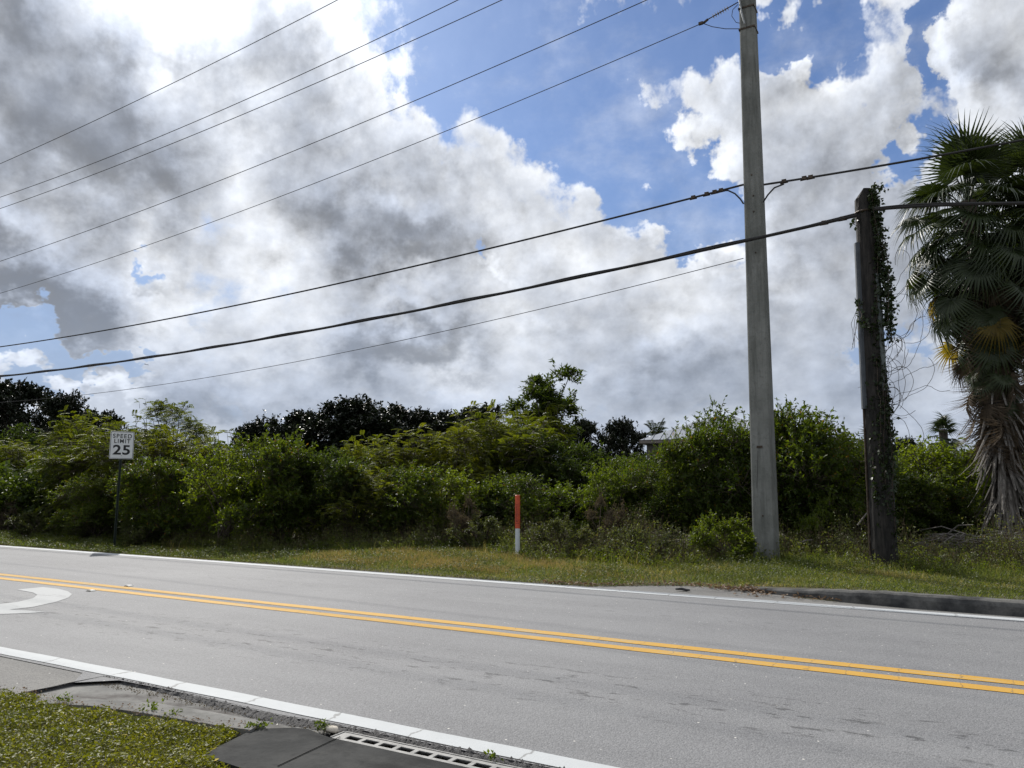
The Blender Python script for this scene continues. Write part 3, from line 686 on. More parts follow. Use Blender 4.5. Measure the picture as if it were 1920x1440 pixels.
# ================================================================ CABLE MARKER POST
p0 = gp(970.5, 1047); ptop = at_y(969.5, 928, p0[1]); Hm = float(ptop[2])
mk = thing('cable_marker_post', 'slim white marker post with an orange upper half standing in the dry grass', 'marker post', (p0[0], p0[1], 0), R(22))
rr = .055; zo = Hm * .475
mb = MB(); mb.tube([(0, 0, -.2), (0, 0, zo)], rr * .92, 16); mb.build('white_tube', M['marker_white'], mk, smooth=False)
mb = MB(); mb.tube([(0, 0, zo - .004), (0, 0, Hm - .01), (0, 0, Hm)], [rr, rr, rr * .8], 16); sleeve = mb.build('orange_sleeve', M['orange'], mk)
mb = MB()
def patch(a0, a1, z0, z1, r_=rr + .002):
    P = [(r_ * math.sin(R(a)), -r_ * math.cos(R(a))) for a in np.linspace(a0, a1, 4)]
    V = [(x, y, z0) for x, y in P] + [(x, y, z1) for x, y in P]; mb.add(V, [(i, i + 1, 5 + i, 4 + i) for i in range(3)])
rg = np.random.default_rng(2)
for a in (-38, -12):
    z = Hm - .20
    while z > zo + .16: h = rg.uniform(.018, .03); patch(a, a + 16, z - h, z); z -= h + .012
patch(24, 28, zo + .16, Hm - .18); patch(-40, 40, zo + .10, zo + .112); patch(-20, 6, zo + .13, zo + .165)
mb.build('printed_marks', M['marker_ink'], sleeve)

# ================================================================ CONCRETE POLE
p0 = gp(1438, 1058); YP = p0[1]; pt = at_y(1401.5, 0, YP); zt = pt[2]; ZP = 19.5
slope = (pt - p0) / zt; ptp = p0 + slope * ZP
cp = thing('concrete_utility_pole', 'tall square tapering grey concrete utility pole at the grass edge', 'utility pole', (p0[0], p0[1], 0))
def psec(z, ch=.028):
    w = (.445 + (.315 - .445) * z / zt) / 2; c = slope * z; P = []
    for sx_, sy_ in ((-1, -1), (1, -1), (1, 1), (-1, 1)):
        a = (sx_ * (w - ch), sy_ * w); b = (sx_ * w, sy_ * (w - ch))
        P += [a, b] if sx_ * sy_ < 0 else [b, a]
    P = [P[0], P[1], P[2], P[3], P[4], P[5], P[6], P[7]]
    return [(c[0] + x, c[1] + y, z) for x, y in P]
V = []; F = []; zs = np.linspace(-.3, ZP, 40)
for z in zs: V += psec(z)
for i in range(len(zs) - 1):
    for j in range(8): F.append((i * 8 + j, i * 8 + (j + 1) % 8, i * 8 + 8 + (j + 1) % 8, i * 8 + 8 + j))
F += [tuple(range(7, -1, -1)), tuple(range(len(V) - 8, len(V)))]
mb = MB(); mb.add(V, F); mb.build('shaft', M['pole'], cp)
def pole_pt(z, u=0., front=True, off=0.):     # point on the front face, u in metres from its centre
    w = (.445 + (.315 - .445) * z / zt) / 2; c = slope * z
    return np.array([c[0] + u, c[1] - w - off, z])
def pole_z(y): return float(at_y(1420, y, YP - .2)[2])
for yy, u in ((838, -.02), (967, .0), (325, .0), (365, .02), (395, .02), (473, .03)):
    z = pole_z(yy); a = pole_pt(z, u, off=-.01); b = pole_pt(z, u, off=.012 if yy != 838 else .02)
    mb = MB()
    if yy == 838: mb.box(tuple((a + b) / 2), (.11, .03, .045)); mb.build('tag_plate', M['hardware'], cp)
    else: mb.tube([a, b], .018, 8); mb.build('bolt_head', M['hardware'], cp)
z0_, z1_ = pole_z(915), pole_z(845); mb = MB(); mb.tube([pole_pt(z0_, -.10, off=.004), pole_pt((z0_ + z1_) / 2, -.075, off=.004), pole_pt(z1_, -.055, off=.004)], .004, 5); mb.build('ground_wire', M['wire'], cp)
# strain bracket and down-pipe near the top of the picture
zb = pole_z(38); mb = MB(); zq = pole_z(-20)
mb.tube([pole_pt(zq, -.14, off=.03), pole_pt(pole_z(15), -.09, off=.05), pole_pt(zb, -.03, off=.04), pole_pt(zb - .05, -.03, off=.0)], .022, 8); mb.build('riser_pipe', M['galv'], cp)
for yy in (44, 4):
    z = pole_z(yy); c = slope * z; w = (.445 + (.315 - .445) * z / zt) + .03
    mb = MB(); mb.box((c[0], c[1], z), (w, w, .035)); mb.build('clamp_band', M['hardware'], cp)

# ================================================================ WOOD POLE
q0 = gp(1660, 1068); qt = at_y(1621, 358, q0[1]); HW = float(qt[2])
wp = thing('wooden_utility_pole', 'old dark wooden utility pole leaning left with vines climbing its side', 'utility pole', (q0[0], q0[1], 0))
ws = (qt - q0) / HW
def wr(z): return .235 - .05 * z / HW
V = []; F = []; rg = np.random.default_rng(11); nz, nr = 46, 20; ridge = 1 + rg.normal(size=nr) * .025
for i in range(nz):
    z = -.3 + (HW + .3) * i / (nz - 1)
    for j in range(nr):
        a = 2 * math.pi * j / nr; r_ = wr(max(z, 0)) * ridge[j] * (1 + .012 * rg.normal()); zz = z
        if i == nz - 1: zz = z - (.16 if -1 < math.cos(a - math.pi) - .35 and math.cos(a) < -.25 else 0) - .03 * rg.random()
        V.append((ws[0] * z + r_ * math.cos(a), ws[1] * z + r_ * math.sin(a), zz))
for i in range(nz - 1):
    for j in range(nr): F.append((i * nr + j, i * nr + (j + 1) % nr, (i + 1) * nr + (j + 1) % nr, (i + 1) * nr + j))
F.append(tuple(range((nz - 1) * nr, nz * nr)))
mb = MB(); mb.add(V, F); mb.build('shaft', M['wood'], wp)
def wz(y): return float(at_y(1630, y, q0[1])[2])
def on_wood(z, ang, off=0.): a = R(ang); r_ = wr(z) + off; return np.array([ws[0] * z + r_ * math.cos(a), ws[1] * z + r_ * math.sin(a), z])
def uguard(name, z0, z1, ang, w, d, mat_):
    mb = MB(); a = R(ang); t_ = np.array([-math.sin(a), math.cos(a), 0]); o_ = np.array([math.cos(a), math.sin(a), 0]); V = []
    for z in (z0, z1):
        c = on_wood(z, ang)
        for u, o2 in ((-w / 2, -.05), (-w / 2, d * .6), (-w / 4, d), (w / 4, d), (w / 2, d * .6), (w / 2, -.05)): V.append(c + t_ * u + o_ * o2)
    mb.add(V, [(i, (i + 1) % 6, 6 + (i + 1) % 6, 6 + i) for i in range(6)] + [(5, 4, 3, 2, 1, 0), (6, 7, 8, 9, 10, 11)]); return mb.build(name, mat_, wp)
uguard('cable_guard', wz(767), wz(455), 205, .15, .055, M['conduit'])
uguard('grey_board', wz(735), wz(518), -35, .11, .03, M['board'])
mb = MB(); mb.tube([on_wood(z, 200, .02) for z in np.linspace(.2, wz(765), 8)], .02, 8); mb.build('conduit_pipe', M['hardware'], wp)
mb = MB(); z = wz(398); mb.tube([on_wood(z, a, .012) for a in range(0, 361, 20)], .02, 6); mb.build('clamp_band', M['hardware'], wp)
for (xx, yy) in ((1641, 877), (1652, 884), (1651, 894)):
    z = wz(yy); a = -90 + (xx - 1645) * 4; mb = MB(); mb.tube([on_wood(z, a, -.01), on_wood(z, a, .02)], [.025, .018], 7); mb.build('fitting', M['stone'], wp)

# ================================================================ OVERHEAD WIRES
def wire(name, pts, Y, r, label, ends=(None, None), mat_='cable', group='overhead lines along the road', xl=-75., bumps=(), par=None, deg=2, dbl=0.):
    W = np.array([at_y(x, y, Y(i) if callable(Y) else Y) for i, (x, y) in enumerate(pts)])
    c = np.polyfit(W[:, 0], W[:, 2], deg)
    xa = W[:, 0].min() if ends[0] is None else ends[0]; xb = W[:, 0].max() if ends[1] is None else ends[1]
    X = np.concatenate([np.linspace(xa, W[:, 0].min(), 24)[:-1] if xa < W[:, 0].min() else [], np.linspace(W[:, 0].min(), xb, 70)]) if xa < W[:, 0].min() else np.linspace(xa, xb, 80)
    t_ = thing(name, label, 'cable' if r > .012 else 'wire', (X[-1], Y if not callable(Y) else W[-1, 1], float(np.polyval(c, X[-1]))), 0, group)
    L = t_.location; Yv = Y if not callable(Y) else W[-1, 1]
    P = [(x - L[0], Yv - L[1], float(np.polyval(c, x)) - L[2]) for x in X]
    mb = MB(); mb.tube(P, r, 6)
    if dbl: mb.tube([(p[0], p[1] - dbl * .4, p[2] + dbl * (.8 + .5 * math.sin(i * .9))) for i, p in enumerate(P)], r * .5, 5)
    mb.build('strand', M[mat_], t_)
    if bumps:
        for bx_ in bumps:
            q = at_y(bx_, 500, Yv); xq = q[0]
            # x of the pixel column on the wire
            for _ in range(6):
                zq = float(np.polyval(c, xq)); d = ray(bx_, 500); lo_, hi_ = 0, 1400
                for _ in range(20):
                    mid = (lo_ + hi_) / 2; w_ = at_y(bx_, mid, Yv)
                    if w_[2] > zq: lo_ = mid
                    else: hi_ = mid
                xq = w_[0]
            mb = MB(); z = float(np.polyval(c, xq)) - L[2]
            mb.box((xq - L[0], Yv - L[1], z + .01), (.09, .05, .07)); mb.tube([(xq - L[0] - .08, Yv - L[1], z - .035), (xq - L[0] + .08, Yv - L[1], z - .03)], .012, 6); mb.build('clamp', M['hardware'], t_)
    return t_, c
PX = p0[0]
Yw = YP - .12
wire('power_line', [(0, 307), (200, 216), (400, 118), (633, 0)], YP - .45, .0115, 'topmost thin power line crossing the top left of the sky', (-75, PX + 30), 'wire')
wire('power_line', [(0, 370), (300, 255), (600, 125), (857, 0)], YP - .1, .0115, 'second power line from the top, upper one of the close pair', (-75, PX + 30), 'wire')
wire('power_line', [(0, 391), (300, 279), (620, 143), (942, 0)], YP + .35, .0115, 'third power line from the top, lower one of the close pair', (-75, PX + 30), 'wire')
wire('power_line', [(0, 490), (400, 343), (800, 180), (1212, 0)], YP, .0105, 'fourth power line from the top, passing just above the insulator', (-75, PX + 30), 'wire')
t5, c5 = wire('power_line', [(0, 550), (480, 385), (960, 197), (1100, 135), (1312, 45)], Yw, .009, 'thin power line that ends in the finned insulator beside the concrete pole', (-75, None), 'wire')
wire('telephone_cable', [(0, 650), (480, 567), (960, 451), (1240, 387), (1398, 347)], Yw, .022, 'upper black cable reaching the concrete pole below its middle clamps', (-75, None), bumps=(1300, 1325, 1340, 1352), dbl=.0)
wire('telephone_cable', [(1432, 346), (1520, 333), (1700, 302), (1920, 262)], Yw, .022, 'black cable running from the concrete pole up into the palm crown', (None, 30.), bumps=(1470, 1508, 1520), deg=2)
wire('telephone_cable', [(0, 706), (480, 637), (960, 547), (1400, 453), (1606, 402)], YP - .42, .034, 'thickest black cable, passing in front of the concrete pole to the wooden pole', (-75, None), bumps=(1545, 1580), dbl=.03)
wire('telephone_cable', [(1640, 393), (1700, 387), (1800, 384), (1920, 381)], YP - .42, .030, 'thick black cable leaving the wooden pole towards the palm crown', (None, 30.), dbl=.03)
wire('telephone_cable', [(110, 745), (500, 690), (960, 589), (1200, 535), (1394, 485)], Yw, .008, 'lowest and thinnest line, ending on the left edge of the concrete pole', (-75, None), 'wire')
# finned insulator string
a = at_y(1312, 45, Yw); b = at_y(1384, 4, Yw); it = thing('insulator_string', 'finned grey insulator holding a power line to the concrete pole', 'insulator', tuple(a))
d = b - a; Ld = np.linalg.norm(d)
mb = MB(); mb.tube([(0, 0, 0), tuple(d)], .012, 8); mb.build('rod', M['hardware'], it)
for i in range(7):
    f = .36 + i * .062; c_ = d * f; u = d / Ld; mb = MB(); mb.tube([c_ - u * .012, c_, c_ + u * .012], [.02, .062, .02], 12); mb.build('fin', M['insulator'], it)
mb = MB(); mb.box(tuple(d * .03), (.10, .05, .06)); mb.tube([d * .1 + [0, 0, -.03], d * .22], .028, 7); mb.build('clamp', M['hardware'], it)
mb = MB(); P = [at_y(x, y, Yw) - a for x, y in ((1316, 43), (1335, 50), (1360, 54), (1388, 54))]; mb.tube(P, .008, 6); mb.build('jumper', M['cable'], it)
mb = MB(); P = [at_y(x, y, Yw) - a for x, y in ((1384, 8), (1374, 18), (1372, 30), (1380, 42), (1390, 44))]; mb.tube(P, .007, 6); mb.build('jumper', M['cable'], it)
# drip loops at the middle attachments
for nm, pts, lab in (('cable_loop', [(1352, 358), (1365, 357), (1378, 363), (1388, 373), (1394, 382)], 'curved black cable loop entering the left side of the concrete pole'), ('cable_loop', [(1431, 379), (1440, 365), (1452, 352), (1470, 345)], 'curved black cable loop leaving the right side of the concrete pole')):
    P = [at_y(x, y, Yw) for x, y in pts]; mb = MB(); mb.tube([p - P[0] for p in P], .017, 7); tag(mb.build(nm, M['cable'], loc=P[0]), lab, 'cable', 'cable loops at the concrete pole')

# ================================================================ AIRPLANE
pa = at_depth(275, 684, 2600.); ap_ = thing('airplane', 'tiny distant airplane low in the sky above the trees', 'airplane', tuple(pa), R(100))
mb = MB(); mb.tube([(-9, 0, 0), (-6, 0, .6), (0, 0, .8), (7, 0, .8), (9, 0, .2)], [.3, 1.1, 1.3, 1.1, .3], 10); mb.build('fuselage', M['jet'], ap_)
for s2 in (-1, 1): mb = MB(); mb.add([(1.5, s2 * 1, 0), (-2, s2 * 1, 0), (-4.5, s2 * 10, .8), (-3, s2 * 10, .8), (1.5, s2 * 1, .4), (-2, s2 * 1, .4), (-4.5, s2 * 10, 1.), (-3, s2 * 10, 1.)], [(0, 1, 2, 3), (7, 6, 5, 4), (0, 3, 7, 4), (1, 5, 6, 2), (0, 4, 5, 1), (3, 2, 6, 7)]); mb.build('wing', M['jet'], ap_)
mb = MB(); mb.box((-7.5, 0, 2.6), (2.2, .3, 3.6)); mb.build('tail_fin', M['jet'], ap_)

# ================================================================ HOUSE
D = 46.; pl = at_depth(1199, 829, D)
hs = thing('house', 'low house with a grey hipped metal roof behind the shrubs', 'house', (pl[0], pl[1], 0), R(8))
ze = hgt(825, D); zr = hgt(784, D + 4); Wd, Dp = 8.6, 9.
mb = MB(); mb.box((Wd / 2, Dp / 2, (ze - .2) / 2), (Wd - .7, Dp - .7, ze - .2)); wl = mb.build('wall', M['wall'], hs)
mb = MB(); e = ze
V = [(0, 0, e), (Wd, 0, e), (Wd, Dp, e), (0, Dp, e), (3.6, Dp / 2, zr), (Wd - 3.6, Dp / 2, zr)]; mb.add(V, [(0, 1, 5, 4), (1, 2, 5), (2, 3, 4, 5), (3, 0, 4)])
for i in range(17):
    x = .25 + i * .48; f = min(1, min(x, Wd - x) / 3.6); mb.tube([(x, 0, e + .02), (x, Dp / 2 * f, e + (zr - e) * f + .02)], .02, 4)
rf = mb.build('roof', M['roof'], hs)
mb = MB(); mb.box((Wd / 2, .0, e - .12), (Wd, .05, .16)); mb.box((0, Dp / 2, e - .12), (.05, Dp - .06, .16)); mb.box((Wd / 2, Dp / 2, e - .215), (Wd - .06, Dp - .06, .03)); mb.build('fascia', M['fascia'], rf)
for x in (1.2, 3.7, 6.2): mb = MB(); mb.box((x + .6, .33, ze - 1.3), (1.2, .08, 1.1)); mb.build('window', M['glass'], wl)

# ================================================================ SHRUBS AND TREES
TPL = {}
def template(key, mleaf, mstem='twig', **kw):
    (sv, sf), (lv, lf, lr_) = plant(**kw)
    TPL[key] = dict(H=float(np.percentile(lv[:, 2], 99.6)), stem=new_mesh(key + '_stems', sv, sf, M[mstem]), leaf=new_mesh(key + '_leaves', lv, lf, M[mleaf], rnd=lr_))
template('pepperA', 'pepper', seed=1, H=3., Rx=1.9, Ry=1.6, lobes=24, twigs=58, lpt=13, L=.10, W=.045, shoots=12, shootlen=.75)
template('pepperB', 'pepper', seed=2, H=3., Rx=1.8, Ry=1.6, lobes=24, twigs=56, lpt=13, L=.105, W=.05, shoots=16, shootlen=.95, up=.7)
template('midA', 'mid', seed=3, H=3., Rx=1.9, Ry=1.7, lobes=22, twigs=56, lpt=12, L=.12, W=.06, shoots=6, shootlen=.5)
template('lacyA', 'lacy', seed=4, H=3., Rx=2.0, Ry=1.7, lobes=20, twigs=40, lpt=12, L=.085, W=.030, shoots=10, shootlen=.8, style='lacy', droop=.5)
template('lacyB', 'lacy', seed=5, H=3., Rx=1.8, Ry=1.6, lobes=18, twigs=40, lpt=12, L=.085, W=.030, shoots=16, shootlen=1., style='lacy', droop=.6)
template('brightA', 'bright', seed=6, H=2.4, Rx=1.5, Ry=1.4, lobes=18, twigs=44, lpt=12, L=.095, W=.05, shoots=12, shootlen=.7)
template('umbrella', 'lacy', 'bark', seed=8, H=6., Rx=2.6, Ry=2.3, lobes=17, twigs=30, lpt=10, L=.10, W=.035, trunk=.5, style='lacy', droop=.25, up=.1, lr=(.16, .26), shoots=5, shootlen=.5, z0=.5, trunk_r=.1)
template('wispy', 'mid', 'bark', seed=9, H=6., Rx=1.25, Ry=1.2, lobes=22, twigs=40, lpt=13, L=.13, W=.05, trunk=.2, lr=(.26, .40), shoots=7, shootlen=.7, z0=.3, up=.6, trunk_r=.08)
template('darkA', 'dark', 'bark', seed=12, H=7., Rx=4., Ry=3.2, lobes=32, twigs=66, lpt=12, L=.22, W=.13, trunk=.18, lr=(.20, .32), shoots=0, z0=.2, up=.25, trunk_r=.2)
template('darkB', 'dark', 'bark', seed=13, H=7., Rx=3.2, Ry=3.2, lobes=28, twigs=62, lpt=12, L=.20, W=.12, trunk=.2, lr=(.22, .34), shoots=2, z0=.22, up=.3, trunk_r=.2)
template('scraggly', 'dry', seed=14, H=1.4, Rx=.8, Ry=.7, lobes=12, twigs=50, lpt=8, L=.06, W=.018, shoots=10, shootlen=.5)
template('lowbush', 'bright', seed=15, H=1.3, Rx=.85, Ry=.8, lobes=15, twigs=46, lpt=11, L=.062, W=.034, shoots=10, shootlen=.4)
template('weedbush', 'weed', seed=16, H=1.0, Rx=1.1, Ry=.8, lobes=15, twigs=44, lpt=10, L=.05, W=.024, shoots=12, shootlen=.35)
SH = 'shrub'; TR = 'tree'
def place(key, kind, x, D, ytop, wide, label, cat, group, rz=None, seed=[0]):
    seed[0] += 1; t_ = TPL[key]; g0 = at_depth(x, 912, D)
    Hh = hgt(ytop, D); s = Hh / t_['H']
    o = thing(kind, label, cat, (g0[0], g0[1], float(zg(g0[0], g0[1]))), rz if rz is not None else (seed[0] * 2.399) % 6.283, group)
    w = wide * min(1.6, max(.75, s)) ** .5 if key not in ('wispy',) else wide * s
    if key in ('darkA', 'darkB', 'umbrella'): w = wide * s
    o.scale = (w, w, s)
    a = link('trunk' if cat == TR else 'stems', t_['stem'], o); b = link('crown' if cat == TR else 'foliage', t_['leaf'], o)
    return o
GS = 'shrubs in the roadside thicket'; GD = 'dark trees behind the thicket'; GL = 'low bushes in front of the thicket'
# key, name, x, depth, top row, width, label, category, group
PL = [
 # front row, left to right
 ('midA', 'shrub', -70, 33, 850, 1.2, 'dim green shrub cut off by the left picture edge, low under the dark trees', SH, GS),
 ('midA', 'shrub', 62, 31, 872, 1.1, 'dark green shrub with big leaves at the far left, left of the speed sign', SH, GS),
 ('lacyA', 'shrub', 20, 34, 818, 1.1, 'olive feathery shrub at the far left edge behind the dark big-leaved shrub', SH, GS),
 ('lacyB', 'shrub', 150, 28, 796, 1.1, 'feathery olive green shrub standing just left of the speed sign', SH, GS),
 ('lacyA', 'shrub', 262, 26.5, 786, 1.15, 'feathery yellow-green shrub directly behind the speed sign panel', SH, GS),
 ('pepperA', 'shrub', 190, 25, 885, .95, 'low dark shrub behind the sign post, below the feathery ones', SH, GS),
 ('pepperB', 'shrub', 318, 23.6, 846, 1., 'dark glossy shrub just right of the speed sign post', SH, GS),
 ('lacyB', 'shrub', 372, 26, 794, 1., 'feathery green shrub below the gap in the skyline right of the sign', SH, GS),
 ('brightA', 'shrub', 425, 22.2, 826, 1., 'green shrub in the front row before the small dark tree', SH, GS),
 ('pepperB', 'shrub', 532, 22, 806, 1.02, 'tall dark glossy shrub in front of the left end of the long dark tree mass', SH, GS),
 ('midA', 'shrub', 612, 22.2, 832, 1., 'dark broadleaf shrub below the highest hump of dark trees', SH, GS),
 ('lacyA', 'shrub', 668, 21.8, 862, .95, 'low feathery shrub below the dip in the shrub skyline', SH, GS),
 ('lacyB', 'shrub', 728, 24.5, 802, 1.05, 'feathery shrub with drooping tips left of the brightest feathery clump', SH, GS),
 ('pepperB', 'shrub', 762, 21.6, 868, .95, 'glossy shrub in the middle of the thicket, left of the tan dry weeds', SH, GS),
 ('lacyA', 'shrub', 838, 24, 792, 1.15, 'bright yellow-green feathery shrub left of the orange marker post', SH, GS),
 ('brightA', 'shrub', 872, 21.2, 880, 1., 'medium green shrub right behind the tan dry weeds', SH, GS),
 ('lacyA', 'shrub', 930, 25.5, 776, 1.2, 'tallest feathery yellow-green clump at the foot of the wispy tree', SH, GS),
 ('pepperA', 'shrub', 952, 21.2, 888, .9, 'dark shrub immediately behind the orange marker post', SH, GS),
 ('midA', 'shrub', 1022, 25.5, 812, 1., 'dim green shrub under the wispy tree, right of the marker post', SH, GS),
 ('brightA', 'shrub', 1035, 20.6, 905, 1., 'low bright green shrub right of the marker post', SH, GS),
 ('midA', 'shrub', 1098, 24.5, 850, 1., 'shaded shrub in the low gap below the two round dark trees', SH, GS),
 ('brightA', 'shrub', 1138, 20.6, 874, .75, 'slender yellow-green shrub with a pointed top left of the house roof', SH, GS),
 ('pepperB', 'shrub', 1188, 21.8, 862, .85, 'glossy green shrub just below the left end of the house roof', SH, GS),
 ('pepperA', 'shrub', 1250, 20.2, 872, .85, 'glossy green shrub in front of the house roof', SH, GS),
 ('pepperB', 'shrub', 1338, 20, 800, .85, 'tall shrub with upright sprigs left of the concrete pole', SH, GS),
 ('pepperA', 'shrub', 1395, 20.4, 760, 1., 'tallest shrub, half hidden behind the concrete pole', SH, GS),
 ('pepperB', 'shrub', 1478, 19.8, 768, 1., 'tall shrub with upright sprigs just right of the concrete pole', SH, GS),
 ('pepperA', 'shrub', 1548, 19.6, 806, 1., 'rounded dark shrub between the concrete pole and the wooden pole', SH, GS),
 ('midA', 'shrub', 1618, 20.6, 836, 1., 'dark shrub behind the foot of the wooden pole', SH, GS),
 ('brightA', 'shrub', 1705, 22.5, 828, 1.3, 'yellow-green shrub just right of the wooden pole', SH, GS),
 ('pepperA', 'shrub', 1680, 21, 888, .95, 'dark low shrub at the right side of the wooden pole foot', SH, GS),
 ('brightA', 'shrub', 1782, 23, 832, 1.3, 'yellow-green shrub between the wooden pole and the palm, below the small palms', SH, GS),
 ('pepperB', 'shrub', 1775, 21, 905, .95, 'dark low shrub at the left of the palm skirt', SH, GS),
 ('lacyA', 'shrub', 1835, 25, 836, 1.05, 'feathery shrub touching the left side of the palm skirt', SH, GS),
 ('pepperA', 'shrub', 1925, 24, 850, 1.1, 'dark shrub behind the palm trunk at the right picture edge', SH, GS),
 # middle rows closing the skyline
 ('midA', 'shrub', 45, 38, 800, 1.3, 'mid green shrub in front of the left dark trees', SH, GS),
 ('lacyB', 'shrub', 210, 31, 764, 1.2, 'feathery shrub on the skyline above the left edge of the sign', SH, GS),
 ('midA', 'shrub', 455, 27, 828, 1.2, 'broadleaf shrub in the second row in front of the small dark tree', SH, GS),
 ('midA', 'shrub', 1222, 30, 842, 1.1, 'dim shrub directly under the eave of the house roof', SH, GS),
 ('midA', 'shrub', 1372, 24, 812, 1.0, 'shaded second-row shrub right of the house roof', SH, GS),
 ('midA', 'shrub', 1590, 25, 822, 1.1, 'second-row shrub sloping down left of the wooden pole', SH, GS),
 ('lacyB', 'shrub', 1140, 27, 862, 1.0, 'feathery second-row shrub left of the house roof', SH, GS),
 # low bushes
 ('lowbush', 'bush', 1364, 16.0, 965, 1., 'sunlit low bush against the left foot of the concrete pole', 'bush', GL),
 ('lowbush', 'bush', 1330, 17.6, 1000, .9, 'smaller sunlit bush left of the bush at the concrete pole', 'bush', GL),
 ('lowbush', 'bush', 1518, 18.2, 922, .8, 'bright fresh green bush standing between the two poles', 'bush', GL),
 ('weedbush', 'bush', 1045, 17.8, 968, 1., 'greyish weedy bush right beside the marker post', 'bush', GL),
 ('weedbush', 'bush', 1130, 17.3, 985, 1.1, 'brownish weedy bush below the tan plumes', 'bush', GL),
 ('weedbush', 'bush', 1225, 16.8, 985, 1.15, 'olive weedy bush in front of the shrubs below the house', 'bush', GL),
 ('weedbush', 'bush', 900, 18.8, 968, 1.05, 'dark weedy bush left of the marker post', 'bush', GL),
 ('weedbush', 'bush', 1508, 16.9, 1012, .95, 'weedy bush at the right foot of the concrete pole', 'bush', GL),
 ('weedbush', 'bush', 1590, 16.6, 1016, .9, 'weedy bush left of the wooden pole foot', 'bush', GL),
 ('weedbush', 'bush', 1740, 16.2, 1028, 1., 'weedy bush right of the wooden pole foot', 'bush', GL),
 ('weedbush', 'bush', 1850, 16.6, 1034, 1.1, 'weedy bush in front of the fallen fronds under the palm', 'bush', GL),
 ('weedbush', 'bush', 70, 27.5, 945, 1.3, 'brownish weedy bush at the far left edge of the verge', 'bush', GL),
 ('weedbush', 'bush', 170, 25.5, 950, 1.25, 'brownish weedy bush left of the sign post', 'bush', GL),
 ('weedbush', 'bush', 270, 22.8, 962, 1.1, 'brownish weedy bush right of the sign post', 'bush', GL),
 ('scraggly', 'dry_bush', 872, 19.3, 928, .75, 'tan dry plume-like bush left of the marker post', 'bush', 'dry tan bushes'),
 ('scraggly', 'dry_bush', 1132, 18.3, 922, .75, 'tan dry plume-like bush right of the marker post', 'bush', 'dry tan bushes'),
 ('scraggly', 'dry_bush', 26, 29, 925, .9, 'brown dry bush at the left picture edge', 'bush', 'dry tan bushes'),
 # trees
 ('wispy', 'tree', 1010, 30, 688, 1.25, 'tall wispy open-crowned tree rising above the thicket', TR, None),
 ('umbrella', 'tree', 325, 31, 742, .95, 'feathery tree with thin arching branches above the speed sign', TR, None),
 ('lacyB', 'tree', 955, 28, 752, 1.15, 'feathery light green small tree at the left shoulder of the wispy tree', TR, None),
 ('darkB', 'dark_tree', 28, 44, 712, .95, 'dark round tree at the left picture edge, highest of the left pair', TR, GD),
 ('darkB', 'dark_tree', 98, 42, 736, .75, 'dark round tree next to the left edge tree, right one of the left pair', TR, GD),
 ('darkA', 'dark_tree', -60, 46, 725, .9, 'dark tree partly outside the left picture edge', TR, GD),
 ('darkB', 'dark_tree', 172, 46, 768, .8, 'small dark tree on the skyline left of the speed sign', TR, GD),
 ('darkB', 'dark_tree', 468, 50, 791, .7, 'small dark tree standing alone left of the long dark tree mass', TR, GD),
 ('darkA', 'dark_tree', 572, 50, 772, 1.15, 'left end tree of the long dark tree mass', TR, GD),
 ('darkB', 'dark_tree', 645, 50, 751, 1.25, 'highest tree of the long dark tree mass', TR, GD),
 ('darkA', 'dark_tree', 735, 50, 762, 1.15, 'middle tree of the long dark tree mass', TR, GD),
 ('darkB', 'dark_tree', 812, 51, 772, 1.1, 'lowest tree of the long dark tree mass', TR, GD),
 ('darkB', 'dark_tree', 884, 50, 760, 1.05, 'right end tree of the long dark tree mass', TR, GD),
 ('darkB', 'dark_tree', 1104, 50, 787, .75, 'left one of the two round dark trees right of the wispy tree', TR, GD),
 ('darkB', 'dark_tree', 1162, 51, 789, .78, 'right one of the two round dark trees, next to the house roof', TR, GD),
 ('darkB', 'dark_tree', 1705, 46, 822, .55, 'small dark tree behind the thicket right of the wooden pole', TR, GD),
]
for (key, nm, x, D, yt, wd, lab, cat, grp) in PL: place(key, nm, x, D, yt, wd, lab, cat, grp)

# far scrub closing the view behind the shrubs: one uncountable mass
rg = np.random.default_rng(33)
n = 150000; px_ = rg.uniform(-500, 2500, n); D_ = rg.uniform(29, 43, n) ; hh = rg.uniform(0, 1, n) ** .7
lump = 1 + .28 * np.sin(px_ * .021) + .2 * np.sin(px_ * .055 + 2) + .15 * np.sin(px_ * .13 + D_)
tx = (px_ - 960) / FPX; P = CF[None, :2] * D_[:, None] / math.cos(_p) + CR[None, :2] * (tx * D_)[:, None]
z = hh * (1.9 + (D_ - 29) * .03) * lump
P = np.stack([P[:, 0], P[:, 1], z], 1)
v, f, r_ = leaf_quads(P, rg.normal(size=(n, 3)), rg.normal(size=(n, 3)) + [0, 0, 1], rg.uniform(.18, .34, n), rg.uniform(.10, .18, n), rg)
tag(link('distant_scrub', new_mesh('distant_scrub', v, f, M['mid'], rnd=r_)), 'distant mass of mixed green scrub behind the roadside shrubs', 'scrub', kind='stuff')

